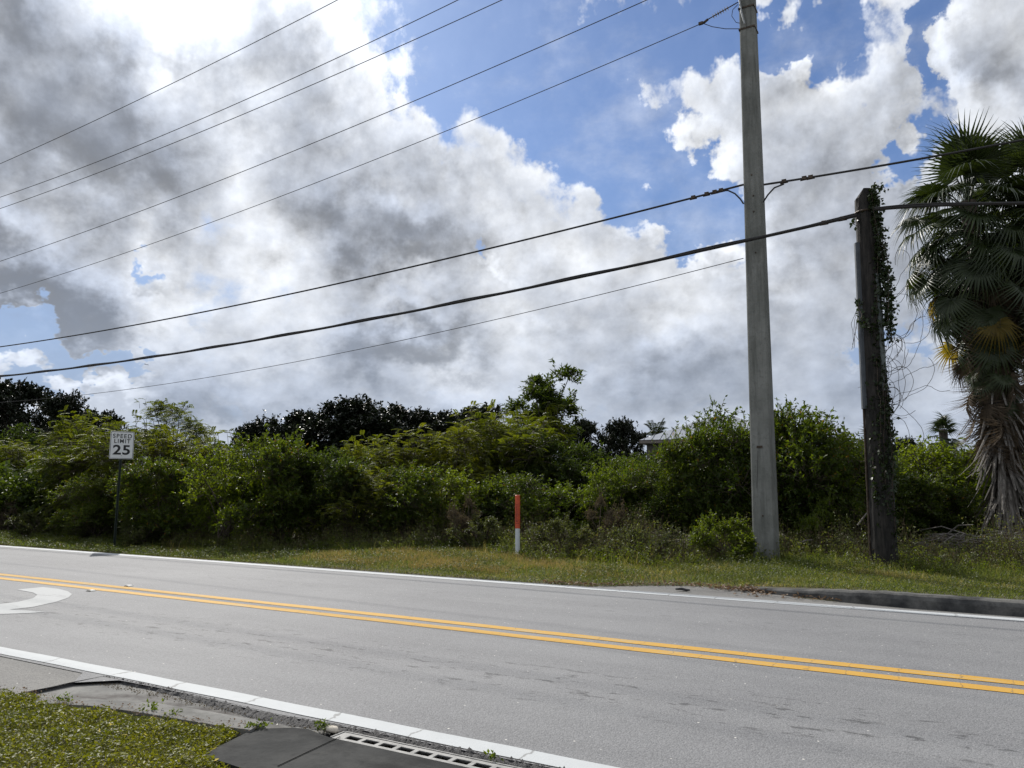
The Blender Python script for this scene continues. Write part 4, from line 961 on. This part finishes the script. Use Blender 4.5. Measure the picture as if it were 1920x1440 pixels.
# ================================================================ UNDERGROWTH, GRASS
bb = [(-60, 24), (-33.8, 17.6), (-27.8, 16.6), (-21.7, 15.2), (-16.9, 14.5), (-12.6, 15.3), (-11, 16.3), (-7.9, 15.4), (-5.5, 14.6), (-3.8, 16.4), (-2.3, 16.5), (-1.1, 16.6), (.8, 16.4), (12, 16.2)]
def undergrowth(name, n, lo, hi, hmin, hmax, lpp, L, W, mt, label, seed, xr=(-42, 9)):
    rg = np.random.default_rng(seed); x = rg.uniform(*xr, n); y0 = interp(bb, x); y = y0 + lo + (hi - lo) * rg.random(n) + .35 * np.sin(x * 1.7) + .2 * np.sin(x * 4.3)
    h = rg.uniform(hmin, hmax, n) * np.clip(.55 + (y - y0 - lo) / (hi - lo + 1e-3), .5, 1.2) * (1 + .3 * np.sin(x * 2.3 + y))
    B = np.stack([x, y, zg(x, y)], 1); lean = rg.normal(size=(n, 3)) * [.3, .3, 0]; d = unit(lean + [0, 0, 1]); T = B + d * h[:, None]
    tv, tf = tubes3(B, T, .006, .002)
    bi = np.repeat(np.arange(n), lpp); tp = rg.uniform(.15, 1.05, len(bi)); P = B[bi] + d[bi] * (h[bi] * tp)[:, None] + rg.normal(size=(len(bi), 3)) * [.06, .06, .02] * (h[bi] / .6)[:, None]
    D = unit(rg.normal(size=(len(bi), 3)) + [0, 0, .4]); N = unit(rg.normal(size=(len(bi), 3)) * .7 + [0, 0, 1]); sc = rg.uniform(.6, 1.3, len(bi))
    v, f, r_ = leaf_quads(P, D, N, L * sc, W * sc, rg); v[:, 2] = np.maximum(v[:, 2], -.02)
    f4 = np.concatenate([tf, np.concatenate([f, f[:, 2:3]], 1) * 0 + 0]) if False else None
    # twigs as triangles so that one face size serves the whole mesh
    t1 = np.concatenate([tf[:, [0, 1, 2]], tf[:, [0, 2, 3]]])
    V = np.concatenate([v, tv]); F = np.concatenate([f, t1 + len(v)]); rr_ = np.concatenate([r_, np.full(len(tv), .97)])
    return tag(link(name, new_mesh(name, V, F, M[mt], rnd=rr_)), label, 'undergrowth', kind='stuff')
undergrowth('undergrowth', 5200, -.5, 2.6, .25, .75, 22, .055, .026, 'weed', 'tangled grey-green weeds along the foot of the thicket', 5)
undergrowth('undergrowth', 2600, -.7, .6, .12, .34, 20, .04, .022, 'bright', 'short fresh green weeds where the grass meets the thicket', 6)
undergrowth('dry_weeds', 6500, -.2, 2.0, .3, .85, 9, .05, .012, 'dry', 'thin dry brown weed stalks among the undergrowth', 7)
# tall grass stalks in front of the dark part of the thicket
def blades(n, x, y, h, w, mt, name, label, seed, lean=.35, kind='stuff', cat='grass', curl=.5):
    rg = np.random.default_rng(seed); z = zg(x, y); a = rg.uniform(0, 2 * math.pi, n); S = np.stack([np.cos(a), np.sin(a), np.zeros(n)], 1)
    ln = rg.normal(size=(n, 3)) * [lean, lean, 0] + [0, 0, 1]; ln = unit(ln); B = np.stack([x, y, z - .005], 1)
    mid = B + ln * (h * .6)[:, None]; out = np.stack([ln[:, 0], ln[:, 1], np.zeros(n)], 1); tip = B + ln * h[:, None] + out * (h * curl)[:, None]
    V = np.stack([B - S * w[:, None] / 2, B + S * w[:, None] / 2, mid + S * w[:, None] * .38, mid - S * w[:, None] * .38, tip], 1).reshape(-1, 3); b = np.arange(n)[:, None] * 5
    F = np.concatenate([b + [0, 1, 2], b + [0, 2, 3], b + [3, 2, 4]], 1).reshape(-1, 3)
    return tag(link(name, new_mesh(name, V, F, M[mt], rnd=np.repeat(rg.random(n), 5))), label, cat, kind=kind)
rg = np.random.default_rng(21)
n = 640000; x = rg.uniform(-62, 7, n); lo = interp(FAR_EDGE, x) + np.where(x > -3.05, .33, .0); y = lo + (interp(bb, x) + 1.6 - lo) * rg.random(n)
dist = np.hypot(x, y); keep = rg.random(n) < np.clip(18 / dist, .2, 1) ** 1.6; x, y, dist = x[keep], y[keep], dist[keep]
tuft = np.sin(x * 2.1 + np.sin(y * 1.7) * 2) * np.sin(y * 2.9 + x * .6); n = len(x)
y = y + np.where(rg.random(n) < .5, -.10 * rg.random(n) * (np.sin(x * 3.1) + 1) * (x < -3.1) * (y - interp(FAR_EDGE, x) < .25), 0)
h = rg.uniform(.035, .085, n) * (1 + .35 * tuft) * np.clip(.6 + (y - interp(FAR_EDGE, x)) * .35, .6, 1.7); w = rg.uniform(.006, .011, n) * np.clip(dist / 16, 1, 2.2)
blades(n, x, y, h, w, 'grass', 'verge_grass', 'yellowish green mown grass verge between the road and the thicket', 1, .45)
n = 6000; x = rg.uniform(-40, 6, n); cl = np.sin(x * 1.9) + np.sin(x * 5.3 + 1) ; y = interp(bb, x) + rg.uniform(-1.2, .6, n); k = rg.random(n) < np.clip(.35 + .4 * cl, .05, 1); x, y = x[k], y[k]; n = len(x)
blades(n, x, y, rg.uniform(.15, .42, n), rg.uniform(.005, .009, n), 'grass', 'tall_grass', 'taller loose grass stalks along the thicket edge', 2, .22)
rg = np.random.default_rng(60); n = 26000; x = rg.normal(-9.4, 2.0, n); y = rg.uniform(12.0, 15.6, n); k = np.sin(x * 3 + y) * np.sin(y * 2.1 - x) + rg.normal(size=n) * .5 > .1; x, y = x[k], y[k]; n = len(x)
blades(n, x, y, rg.uniform(.06, .20, n), rg.uniform(.006, .010, n), 'straw', 'straw_grass', 'taller straw-yellow grass around the marker post', 4, .35)
n = 9000; x = rg.uniform(-4.5, 1.5, n); y = rg.uniform(15.7, 17.2, n)
blades(n, x, y, rg.uniform(.08, .26, n), rg.uniform(.006, .010, n), 'grass', 'pole_grass', 'rank green grass around the feet of the two poles', 5, .3)
rg = np.random.default_rng(61)
def low_leaves(name, n, L, mt, label, cat, zmax, clump, thr, xr=(-40, 6), edge=False):
    x = rg.uniform(*xr, n); lo = interp(FAR_EDGE, x) + np.where(x > -3.05, .36, -.02)
    y = lo + (np.abs(rg.normal(size=n)) * .12 if edge else (interp(bb, x) + .4 - lo) * rg.random(n) ** .9)
    c = np.sin(x * clump + 2 * np.sin(y * 1.3)) * np.sin(y * clump * 1.4 + x * .7) + .5 * np.sin(x * 7.3 + y * 5) * np.sin(y * 9 - x * 3); k = c + rg.normal(size=n) * .25 > thr; x, y, c = x[k], y[k], c[k]; m = len(x)
    z = zg(x, y) + rg.random(m) * zmax * np.clip(c + .4, .25, 1.4)
    sc = np.clip(np.hypot(x, y) / 16, 1, 2)
    v, f, r_ = leaf_quads(np.stack([x, y, z], 1), rg.normal(size=(m, 3)) * [1, 1, .5] + [0, 0, .3], rg.normal(size=(m, 3)) * .6 + [0, 0, 1], rg.uniform(.6, 1.3, m) * L * sc, rg.uniform(.35, .7, m) * L * sc, rg)
    tag(link(name, new_mesh(name, v, f, M[mt], rnd=r_)), label, cat, kind='stuff')
low_leaves('verge_weeds', 230000, .035, 'weed', 'low broad-leaved weeds in patches among the verge grass', 'weeds', .17, 1.7, .2)
low_leaves('green_verge_weeds', 90000, .03, 'bright', 'fresh green weed patches in the verge grass', 'weeds', .13, 2.6, .45)
low_leaves('verge_litter', 26000, .022, 'dry', 'dry thatch and crumbs along the edge of the far verge', 'litter', .03, 3., -.4, edge=True)
low_leaves('pale_flowers', 9000, .016, 'pale', 'tiny pale flower heads scattered over the verge', 'flowers', .15, 1.2, .75)
# ground cover in the near corner
rg = np.random.default_rng(44)
n = 90000; x = rg.uniform(-9.5, -3.3, n); top = .055 + np.interp(x, [-9.5, -7.2, -6.4, -6.0, -5.9, -5.25, -4.6, -4.1, -3.9, -3.3], [3.2, 3.30, 3.35, 3.42, 3.27, 3.38, 3.47, 3.56, 3.12, 3.08]) + .03 * np.sin(x * 13) + .02 * np.sin(x * 37)
y = top - (top - .6) * rg.random(n) ** 1.35
tuft = .5 + .28 * np.sin(x * 9.1 + np.sin(y * 8) * 1.5) * np.sin(y * 12.3 + x) + .22 * np.sin(x * 23 + 3 * np.sin(y * 4.)) * np.sin(y * 29 + x * 3)
P = np.stack([x, y, zg(x, y) + .005 + (.015 + .085 * tuft ** 1.5) * rg.random(n) * np.clip((top - y) * 8, .25, 1)], 1)
ov = rg.random(n) < .004; P[ov, 1] += .10 * rg.random(ov.sum())
v, f, r_ = leaf_quads(P, rg.normal(size=(n, 3)) * [1, 1, .45] + [0, 0, .25], rg.normal(size=(n, 3)) * .5 + [0, 0, 1], rg.uniform(.014, .034, n), rg.uniform(.010, .020, n), rg)
tag(link('ground_cover', new_mesh('ground_cover', v, f, M['clover'], rnd=r_)), 'yellow-green creeping ground cover in the near left corner', 'ground cover', kind='stuff')
n = 60000; x = rg.uniform(-9.5, -3.95, n); top = np.interp(x, [-9.5, -7.2, -6.4, -6.0, -5.9, -5.25, -4.6, -4.1, -3.9], [3.2, 3.32, 3.38, 3.44, 3.28, 3.38, 3.47, 3.55, 3.12]); y = top - (top - .8) * rg.random(n)
blades(n, x, y, rg.uniform(.025, .075, n), rg.uniform(.003, .006, n), 'clover', 'near_grass', 'short grass blades mixed into the near ground cover', 3, .7)
# sprouts in the gutter cracks and leaf litter at the kerb start
def sprouts(spots, name, label, seed, mt='bright', L=.03):
    rg = np.random.default_rng(seed); Ps = []
    for (sx_, sy_, r_, k) in spots:
        q = gp(sx_, sy_); Ps.append(np.stack([q[0] + rg.normal(size=k) * r_, q[1] + rg.normal(size=k) * r_, .0 + rg.random(k) * r_ * 1.6], 1))
    P = np.concatenate(Ps); n = len(P)
    v, f, r_ = leaf_quads(P, rg.normal(size=(n, 3)) + [0, 0, .5], rg.normal(size=(n, 3)) * .5 + [0, 0, 1], rg.uniform(.6, 1.2, n) * L, rg.uniform(.4, .6, n) * L, rg)
    return tag(link(name, new_mesh(name, v, f, M[mt], rnd=r_)), label, 'weeds', kind='stuff')
sprouts([(605, 1366, .022, 70), (488, 1366, .025, 60), (468, 1368, .02, 40), (285, 1335, .04, 60), (325, 1345, .03, 40), (120, 1318, .04, 50), (925, 1425, .02, 30)], 'gutter_weeds', 'tiny green sprouts in the cracks of the near gutter', 8)
rg = np.random.default_rng(9); n = 200; q = gp(1392, 1106); x = q[0] + rg.normal(size=n) * .24; y = q[1] - .02 + rg.normal(size=n) * .09
x = np.concatenate([x, rg.uniform(-6, -3.2, 260)]); y = np.concatenate([y, interp(FAR_EDGE, x[n:]) + rg.normal(size=260) * .05]); x = np.concatenate([x, rg.uniform(-3, -1.6, 60)]); y = np.concatenate([y, rg.uniform(11.5, 11.75, 60)]); n = len(x)
v, f, r_ = leaf_quads(np.stack([x, y, np.abs(rg.normal(size=n)) * .015 + .012], 1), rg.normal(size=(n, 3)) * [1, 1, .3], rg.normal(size=(n, 3)) * .4 + [0, 0, 1], rg.uniform(.04, .09, n), rg.uniform(.02, .05, n), rg)
tag(link('leaf_litter', new_mesh('leaf_litter', v, f, M['litter'], rnd=r_)), 'brown dead leaves gathered at the start of the far kerb', 'leaf litter', kind='stuff')
# dark crumbs and grit along the near gutter
rg = np.random.default_rng(10); n = 1300; x = rg.uniform(-9, -2, n); y = np.where(x < -6.2, 3.32, 3.93) + rg.normal(size=n) * np.where(x < -6.2, .07, .03); z = np.where(x < -6.2, -.005, -.022)
v, f, r_ = leaf_quads(np.stack([x, y, z], 1), rg.normal(size=(n, 3)) + [0, 0, .5], rg.normal(size=(n, 3)), rg.uniform(.006, .018, n), rg.uniform(.006, .014, n), rg, .4)
tag(link('gutter_grit', new_mesh('gutter_grit', v, f, M['dry'], rnd=r_)), 'crumbs of grit and dry bits along the near gutter', 'grit', kind='stuff')

rg = np.random.default_rng(12); n = 420; x = rg.uniform(-6.3, -4.0, n); y = np.interp(x, [-6.3, -5.9, -5.25, -4.6, -4.1, -4.0], [3.38, 3.36, 3.46, 3.55, 3.64, 3.6]) + rg.normal(size=n) * .045; n = len(x)
v, f, r_ = leaf_quads(np.stack([x, y, rg.random(n) * .02 + .012], 1), rg.normal(size=(n, 3)) * [1, 1, .3], rg.normal(size=(n, 3)) * .5 + [0, 0, 1], rg.uniform(.008, .026, n), rg.uniform(.006, .014, n), rg)
tag(link('kerb_litter', new_mesh('kerb_litter', v, f, M['litter'], rnd=r_)), 'small dead leaves caught along the near low kerb', 'leaf litter', kind='stuff')

# ================================================================ VINE ON THE WOODEN POLE
def pole_xyz(xp_, yp_, off=0.): return at_y(xp_, yp_, q0[1] - off)
rg = np.random.default_rng(55); LP = []; TA = []; TB = []
def vine_run(pts, n, spread, dens):
    P = np.array([pole_xyz(x, y, rg.uniform(.0, .25)) for x, y in pts]); s = np.linspace(0, len(P) - 1, n); C = np.stack([np.interp(s, range(len(P)), P[:, k]) for k in range(3)], 1)
    C += np.cumsum(rg.normal(size=C.shape) * .012, 0) * np.sin(np.linspace(0, math.pi, n))[:, None]
    TA.append(C[:-1]); TB.append(C[1:]); m = n * dens; i = rg.integers(0, n, m); LP.append(C[i] + rg.normal(size=(m, 3)) * spread)
for k in range(7):
    vine_run([(1635 + rg.uniform(-4, 6), 360), (1645 + rg.uniform(-5, 10), 440), (1652 + rg.uniform(-8, 16), 520), (1664 + rg.uniform(-5, 10), 600 + rg.uniform(-30, 50))], 34, .045, 6)
vine_run([(1600, 420), (1612, 408), (1625, 398), (1650, 392)], 14, .05, 7); vine_run([(1625, 362), (1640, 352), (1660, 353)], 10, .035, 6); vine_run([(1608, 560), (1612, 600), (1640, 625)], 14, .03, 5)
for k in range(6): vine_run([(1662 + rg.uniform(-6, 4), 700 + 20 * k), (1668 + rg.uniform(-6, 6), 800 + 10 * k), (1670 + rg.uniform(-8, 5), 900), (1676 + rg.uniform(-14, 6), 1040)], 40, .035, 3)
for k in range(8): vine_run([(1634 + rg.uniform(-8, 12), 420 + 26 * k), (1643 + rg.uniform(-8, 10), 640 + 20 * k), (1662 + rg.uniform(-14, 10), 1000)], 40, .03, 4)
for k in range(5): vine_run([(1640 + rg.uniform(-14, 14), 600 + 40 * k), (1650 + rg.uniform(-12, 12), 760 + 30 * k), (1660 + rg.uniform(-12, 12), 960)], 36, .03, 3)
vn = thing('climbing_vine', 'leafy dark vine climbing the wooden pole and hanging off its right side', 'vine', (q0[0], q0[1], 0))
o_ = np.array([q0[0], q0[1], 0]); LPn = np.concatenate(LP); n = len(LPn)
v, f, r_ = leaf_quads(LPn - o_, rg.normal(size=(n, 3)) + [0, 0, -.5], rg.normal(size=(n, 3)) + [0, -.6, .3], rg.uniform(.05, .10, n), rg.uniform(.045, .08, n), rg)
link('leaves', new_mesh('vine_leaves', v, f, M['vine'], rnd=r_), vn)
tv, tf = tubes3(np.concatenate(TA) - o_, np.concatenate(TB) - o_, .008, .008); link('stems', new_mesh('vine_stems', tv, tf, M['twig']), vn)
# bare curling tendrils
TA = []; TB = []
for k in range(46):
    x, y = 1655 + rg.uniform(-6, 10), rg.uniform(540, 830); a = rg.uniform(-1.2, .6); C = [pole_xyz(x, y, .05)]; cur = rg.uniform(.04, .16) * rg.choice([-1, 1]); st_ = rg.uniform(.03, .06)
    for j in range(rg.integers(14, 34)):
        a += cur + rg.normal() * .18; C.append(C[-1] + np.array([math.cos(a) * st_ * .8, rg.normal() * .01, math.sin(a) * st_])) 
        a -= .06 * (1 if math.cos(a) > 0 else -1)
    C = np.array(C); TA.append(C[:-1]); TB.append(C[1:])
for k in range(8):
    x, y = 1608 + rg.uniform(-2, 3), rg.uniform(560, 640); a = -1.8; C = [pole_xyz(x, y, .05)]
    for j in range(18): a += rg.normal() * .2; C.append(C[-1] + np.array([math.cos(a) * .04, 0, math.sin(a) * .05])); a = a * .9 - 1.6 * .1
    C = np.array(C); TA.append(C[:-1]); TB.append(C[1:])
tv, tf = tubes3(np.concatenate(TA) - o_, np.concatenate(TB) - o_, .005, .005); link('tendrils', new_mesh('bare_tendrils', tv, tf, M['twig']), vn)

# ================================================================ PALMS
def fan_leaf(rg, Rl=1., segs=34, spread=150, droop=.35, dead=0.):
    """fan blade in its own frame: hub at the origin, blade along +x, z up"""
    V = []; F = []; r_ = []
    st_ = [0.02, .45, .72, .9, 1.]
    for i in range(segs):
        a = R(-spread + 2 * spread * (i + .5) / segs); da = R(spread / segs); ln = Rl * (1 - .22 * (abs(a) / R(spread)) ** 2) * rg.uniform(.92, 1.04); o = len(V); wb = rg.normal() * .05 * (1 + 4 * dead); tw = rg.normal() * .12 * (1 + 3 * dead)
        dr = droop * rg.uniform(.7, 1.3)
        for k, s in enumerate(st_):
            half = da * 1.02 * (1 if s <= .45 else max(.03, (1 - s) / .55 * .85)) * (s * ln if s <= .46 else .46 * ln) if s > .02 else .01
            aa = a + wb * max(0, s - .4); cx, cy = math.cos(aa) * s * ln, math.sin(aa) * s * ln
            z = .10 * abs(math.sin(a)) * s * ln * 1.2 - dr * max(0, s - .35) ** 1.7 * ln * 1.8; nx_, ny_ = -math.sin(aa), math.cos(aa); fz = half * .55
            x2 = cx * (1 - .25 * dr * max(0, s - .4)); 
            V += [(x2 - nx_ * half, cy - ny_ * half, z + fz * (1 + tw)), (x2, cy, z - fz * .3), (x2 + nx_ * half, cy + ny_ * half, z + fz * (1 - tw))]
        for k in range(len(st_) - 1):
            b = o + k * 3; F += [(b, b + 1, b + 4, b + 3), (b + 1, b + 2, b + 5, b + 4)]
        r_ += [rg.random()] * (3 * len(st_))
    return np.array(V), np.array(F), np.array(r_)
def frame(dirv, upv):
    x = dirv / np.linalg.norm(dirv); y = np.cross(upv, x); y /= np.linalg.norm(y) + 1e-9; z = np.cross(x, y); return np.stack([x, y, z], 1)
def fan_palm(base, Ht, label, name, seed, Rl=1.05, pet=1.25, nl=60, nd=130, nstub=290, tr=.26, full=True, bend=(0, 0), skirt=(.32, .86), group=None, segs=30, stublen=(.6, 1.35)):
    rg = np.random.default_rng(seed); t_ = thing(name, label, 'palm', base, 0, group)
    cx = lambda z: np.array([bend[0] * (z / Ht) ** 2, bend[1] * (z / Ht) ** 2, z])
    zs_ = np.linspace(-.2, Ht, 26); mb = MB(); mb.tube([cx(z) for z in zs_], [tr * (1.35 - .6 * min(1, max(0, z) / 1.2) + .05 * math.sin(z * 14)) for z in zs_], 12); mb.build('trunk', M['palm_trunk'], t_)
    def crown(n, el0, el1, Rs, mt, nm, droop, zr, dead=0., pr=pet):
        Vs = []; Fs = []; Rs_ = []; off = 0; PA = []; PB = []
        for i in range(n):
            f = i / max(1, n - 1); az = i * 2.39996 + rg.normal() * .2; el = R(el0 + (el1 - el0) * f + rg.normal() * 9); z0_ = zr[0] + (zr[1] - zr[0]) * f + rg.normal() * .05
            o = cx(z0_); d = np.array([math.cos(az) * math.cos(el), math.sin(az) * math.cos(el), math.sin(el)]); L_ = pr * rg.uniform(.8, 1.15)
            k = 5; pts = [o + d * L_ * u + np.array([0, 0, -.28 * L_ * u * u * math.cos(el)]) for u in np.linspace(0, 1, k)]
            for a, b in zip(pts[:-1], pts[1:]): PA.append(a); PB.append(b)
            dd = pts[-1] - pts[-2]; fr = frame(dd / np.linalg.norm(dd) + np.array([0, 0, -.25 - .2 * dead]), np.array([0, 0, 1.]) + rg.normal(size=3) * (.18 + .3 * dead))
            v, f_, r_ = fan_leaf(rg, Rs * rg.uniform(.85, 1.1), segs, 118 if not dead else 80, droop * rg.uniform(.6, 1.4), dead)
            if dead: v[:, 1] *= .55
            Vs.append(v @ fr.T + pts[-1]); Fs.append(f_ + off); Rs_.append(r_); off += len(v)
        pn_ = link(nm, new_mesh(nm, np.concatenate(Vs), np.concatenate(Fs), M[mt], rnd=np.concatenate(Rs_)), t_)
        tv, tf = tubes3(np.array(PA), np.array(PB), .022, .018); link('leaf_stalks', new_mesh('leaf_stalks', tv, tf, M['palm'] if not dead else M['petiole']), pn_)
        return pn_
    crown(nl, -38, 82, Rl, 'palm', 'fronds', .62, (Ht - 1.1, Ht - .05))
    if full:
        crown(30, -70, -20, Rl * .92, 'palm', 'drooping_fronds', .7, (Ht - 2.8, Ht - .9))
        crown(5, -58, -25, Rl * .8, 'palm_yellow', 'yellow_fronds', .8, (Ht - 2.6, Ht - 2.0))
        crown(nd, -84, -50, Rl * .95, 'palm_dead', 'dead_fronds', .6, (Ht * .38, Ht * .84), .8, .95)
        crown(16, -55, -15, Rl * .5, 'palm', 'young_side_fronds', .5, (Ht * .44, Ht * .56), 0, .55)
    if nstub:
        mb = MB()
        for i in range(nstub):
            az = rg.uniform(0, 2 * math.pi); z0_ = rg.uniform(.08, .48) * Ht; o = cx(z0_); L_ = rg.uniform(*stublen); out = rg.uniform(.05, .48) if rg.random() < .84 else rg.uniform(.6, 1.0)
            d = unit(np.array([math.cos(az) * out, math.sin(az) * out, -1.])); s = np.cross(d, [0, 0, 1.]); s /= np.linalg.norm(s); w0, w1 = rg.uniform(.035, .06), rg.uniform(.012, .025); st0 = o + np.array([math.cos(az), math.sin(az), 0]) * tr * .9; nrm = np.cross(s, d)
            bendv = np.array([math.cos(az), math.sin(az), 0]) * rg.normal() * .08
            V = []; 
            for u in (0, .35, .7, 1.): 
                c = st0 + d * L_ * u + bendv * u * u; w = w0 + (w1 - w0) * u; V += [c - s * w, c + nrm * w * .35, c + s * w, c - nrm * w * .2]
            if min(p[2] for p in V) < .05: continue
            mb.add(V, [(a * 4 + j, a * 4 + (j + 1) % 4, a * 4 + 4 + (j + 1) % 4, a * 4 + 4 + j) for a in range(3) for j in range(4)] + [(12, 13, 14, 15)])
        mb.build('old_leaf_stalks', M['petiole'], t_)
    return t_
def fpos(x, D): g_ = at_depth(x, 912, D); return (g_[0], g_[1], float(zg(g_[0], g_[1])))
DP = 19.2
fan_palm(fpos(1888, DP), hgt(345, DP), 'large fan palm with a long grey skirt of dead leaf stalks, nearest the wooden pole', 'fan_palm', 3, bend=(-.35, 0), group='large fan palms at the right')
fan_palm(fpos(1985, DP + .9), hgt(330, DP + 1), 'large fan palm mostly outside the right picture edge', 'fan_palm', 4, nl=50, nd=80, nstub=140, group='large fan palms at the right')
fan_palm(fpos(1776, 38), hgt(803, 38), 'small distant fan palm poking above the shrubs left of the large palm', 'fan_palm', 5, Rl=.62, pet=.5, nl=30, full=False, nstub=0, segs=18, group='small distant palms')
fan_palm(fpos(1640, 42), hgt(832, 42), 'small distant fan palm barely showing beside the wooden pole', 'fan_palm', 6, Rl=.8, pet=.7, nl=22, full=False, nstub=0, segs=18, group='small distant palms')
# feather palm behind the house
def feather_palm(base, Ht, label, seed):
    rg = np.random.default_rng(seed); t_ = thing('feather_palm', label, 'palm', base, 0, 'small distant palms'); mb = MB(); mb.tube([(0, 0, -.2), (.1, 0, Ht * .5), (0, 0, Ht)], [.2, .14, .1], 8); mb.build('trunk', M['palm_trunk'], t_)
    Pl = []; Dl = []; A_ = []; B_ = []
    for i in range(15):
        az = i * 2.4; el = R(rg.uniform(15, 75)); L_ = rg.uniform(1.7, 2.3); d = np.array([math.cos(az) * math.cos(el), math.sin(az) * math.cos(el), math.sin(el)]); pts = [np.array([0, 0, Ht]) + d * L_ * u + np.array([0, 0, -.9 * L_ * u * u * math.cos(el)]) for u in np.linspace(0, 1, 12)]
        for a, b in zip(pts[:-1], pts[1:]): A_.append(a); B_.append(b)
        for u in np.linspace(.15, 1, 26):
            j = u * 10.9; a = pts[int(j)] + (pts[int(j) + 1] - pts[int(j)]) * (j % 1); t2 = pts[min(11, int(j) + 1)] - pts[int(j)]; t2 /= np.linalg.norm(t2); s = np.cross(t2, [0, 0, 1.]); s /= np.linalg.norm(s) + 1e-6
            for g_ in (-1, 1): Pl.append(a); Dl.append(s * g_ + t2 * .5 + [0, 0, -.35])
    n = len(Pl); v, f, r_ = leaf_quads(np.array(Pl), np.array(Dl), np.tile([0, 0, 1.], (n, 1)), .5, .05, rg); cr_ = link('fronds', new_mesh('feather_fronds', v, f, M['palm'], rnd=r_), t_)
    tv, tf = tubes3(np.array(A_), np.array(B_), .03, .02); link('leaf_stalks', new_mesh('feather_stalks', tv, tf, M['palm']), cr_)
feather_palm(fpos(1232, 62), hgt(812, 62) - .3, 'distant feather palm rising behind the house roof', 4)
# heap of fallen palm stalks under the large palm
rg = np.random.default_rng(66); mb = MB(); c0 = np.array(fpos(1890, 17.9))
for i in range(120):
    az = rg.uniform(-math.pi, math.pi); L_ = rg.uniform(.7, 1.9); a = c0 + np.array([rg.normal() * .75, rg.normal() * .35, rg.uniform(.03, .42)]); e = a + np.array([math.cos(az) * L_, math.sin(az) * L_ * .5, rg.normal() * .16]); e[2] = max(e[2], .10)
    m_ = (a + e) / 2 + [0, 0, rg.uniform(0, .16)]; mb.tube([a, m_, e], [rg.uniform(.014, .026), .016, .007], 4)
tag(mb.build('fallen_stalks', M['petiole']), 'heap of fallen dry palm stalks under the large palm', 'fallen fronds', kind='stuff')
for i, (x, y, x2, y2, lab) in enumerate([(1497, 1020, 1524, 1012, 'pale bare stick lying right of the concrete pole foot'), (1608, 985, 1640, 948, 'forked pale stick leaning against the wooden pole'), (1752, 1030, 1750, 1014, 'short curved pale stick standing left of the fallen palm stalks'), (1757, 1028, 1800, 998, 'long thin stick slanting up beside the short curved one')]):
    a = at_depth(x, y, 16.3); b = at_depth(x2, y2, 16.4); mb = MB(); m_ = (b - a) * .5 + [0, 0, .03]; mb.tube([(0, 0, 0), tuple(m_), tuple(b - a)], [.018, .016, .008], 6)
    tag(mb.build('stick', M['petiole'], loc=a), lab, 'stick', 'loose sticks in the undergrowth')
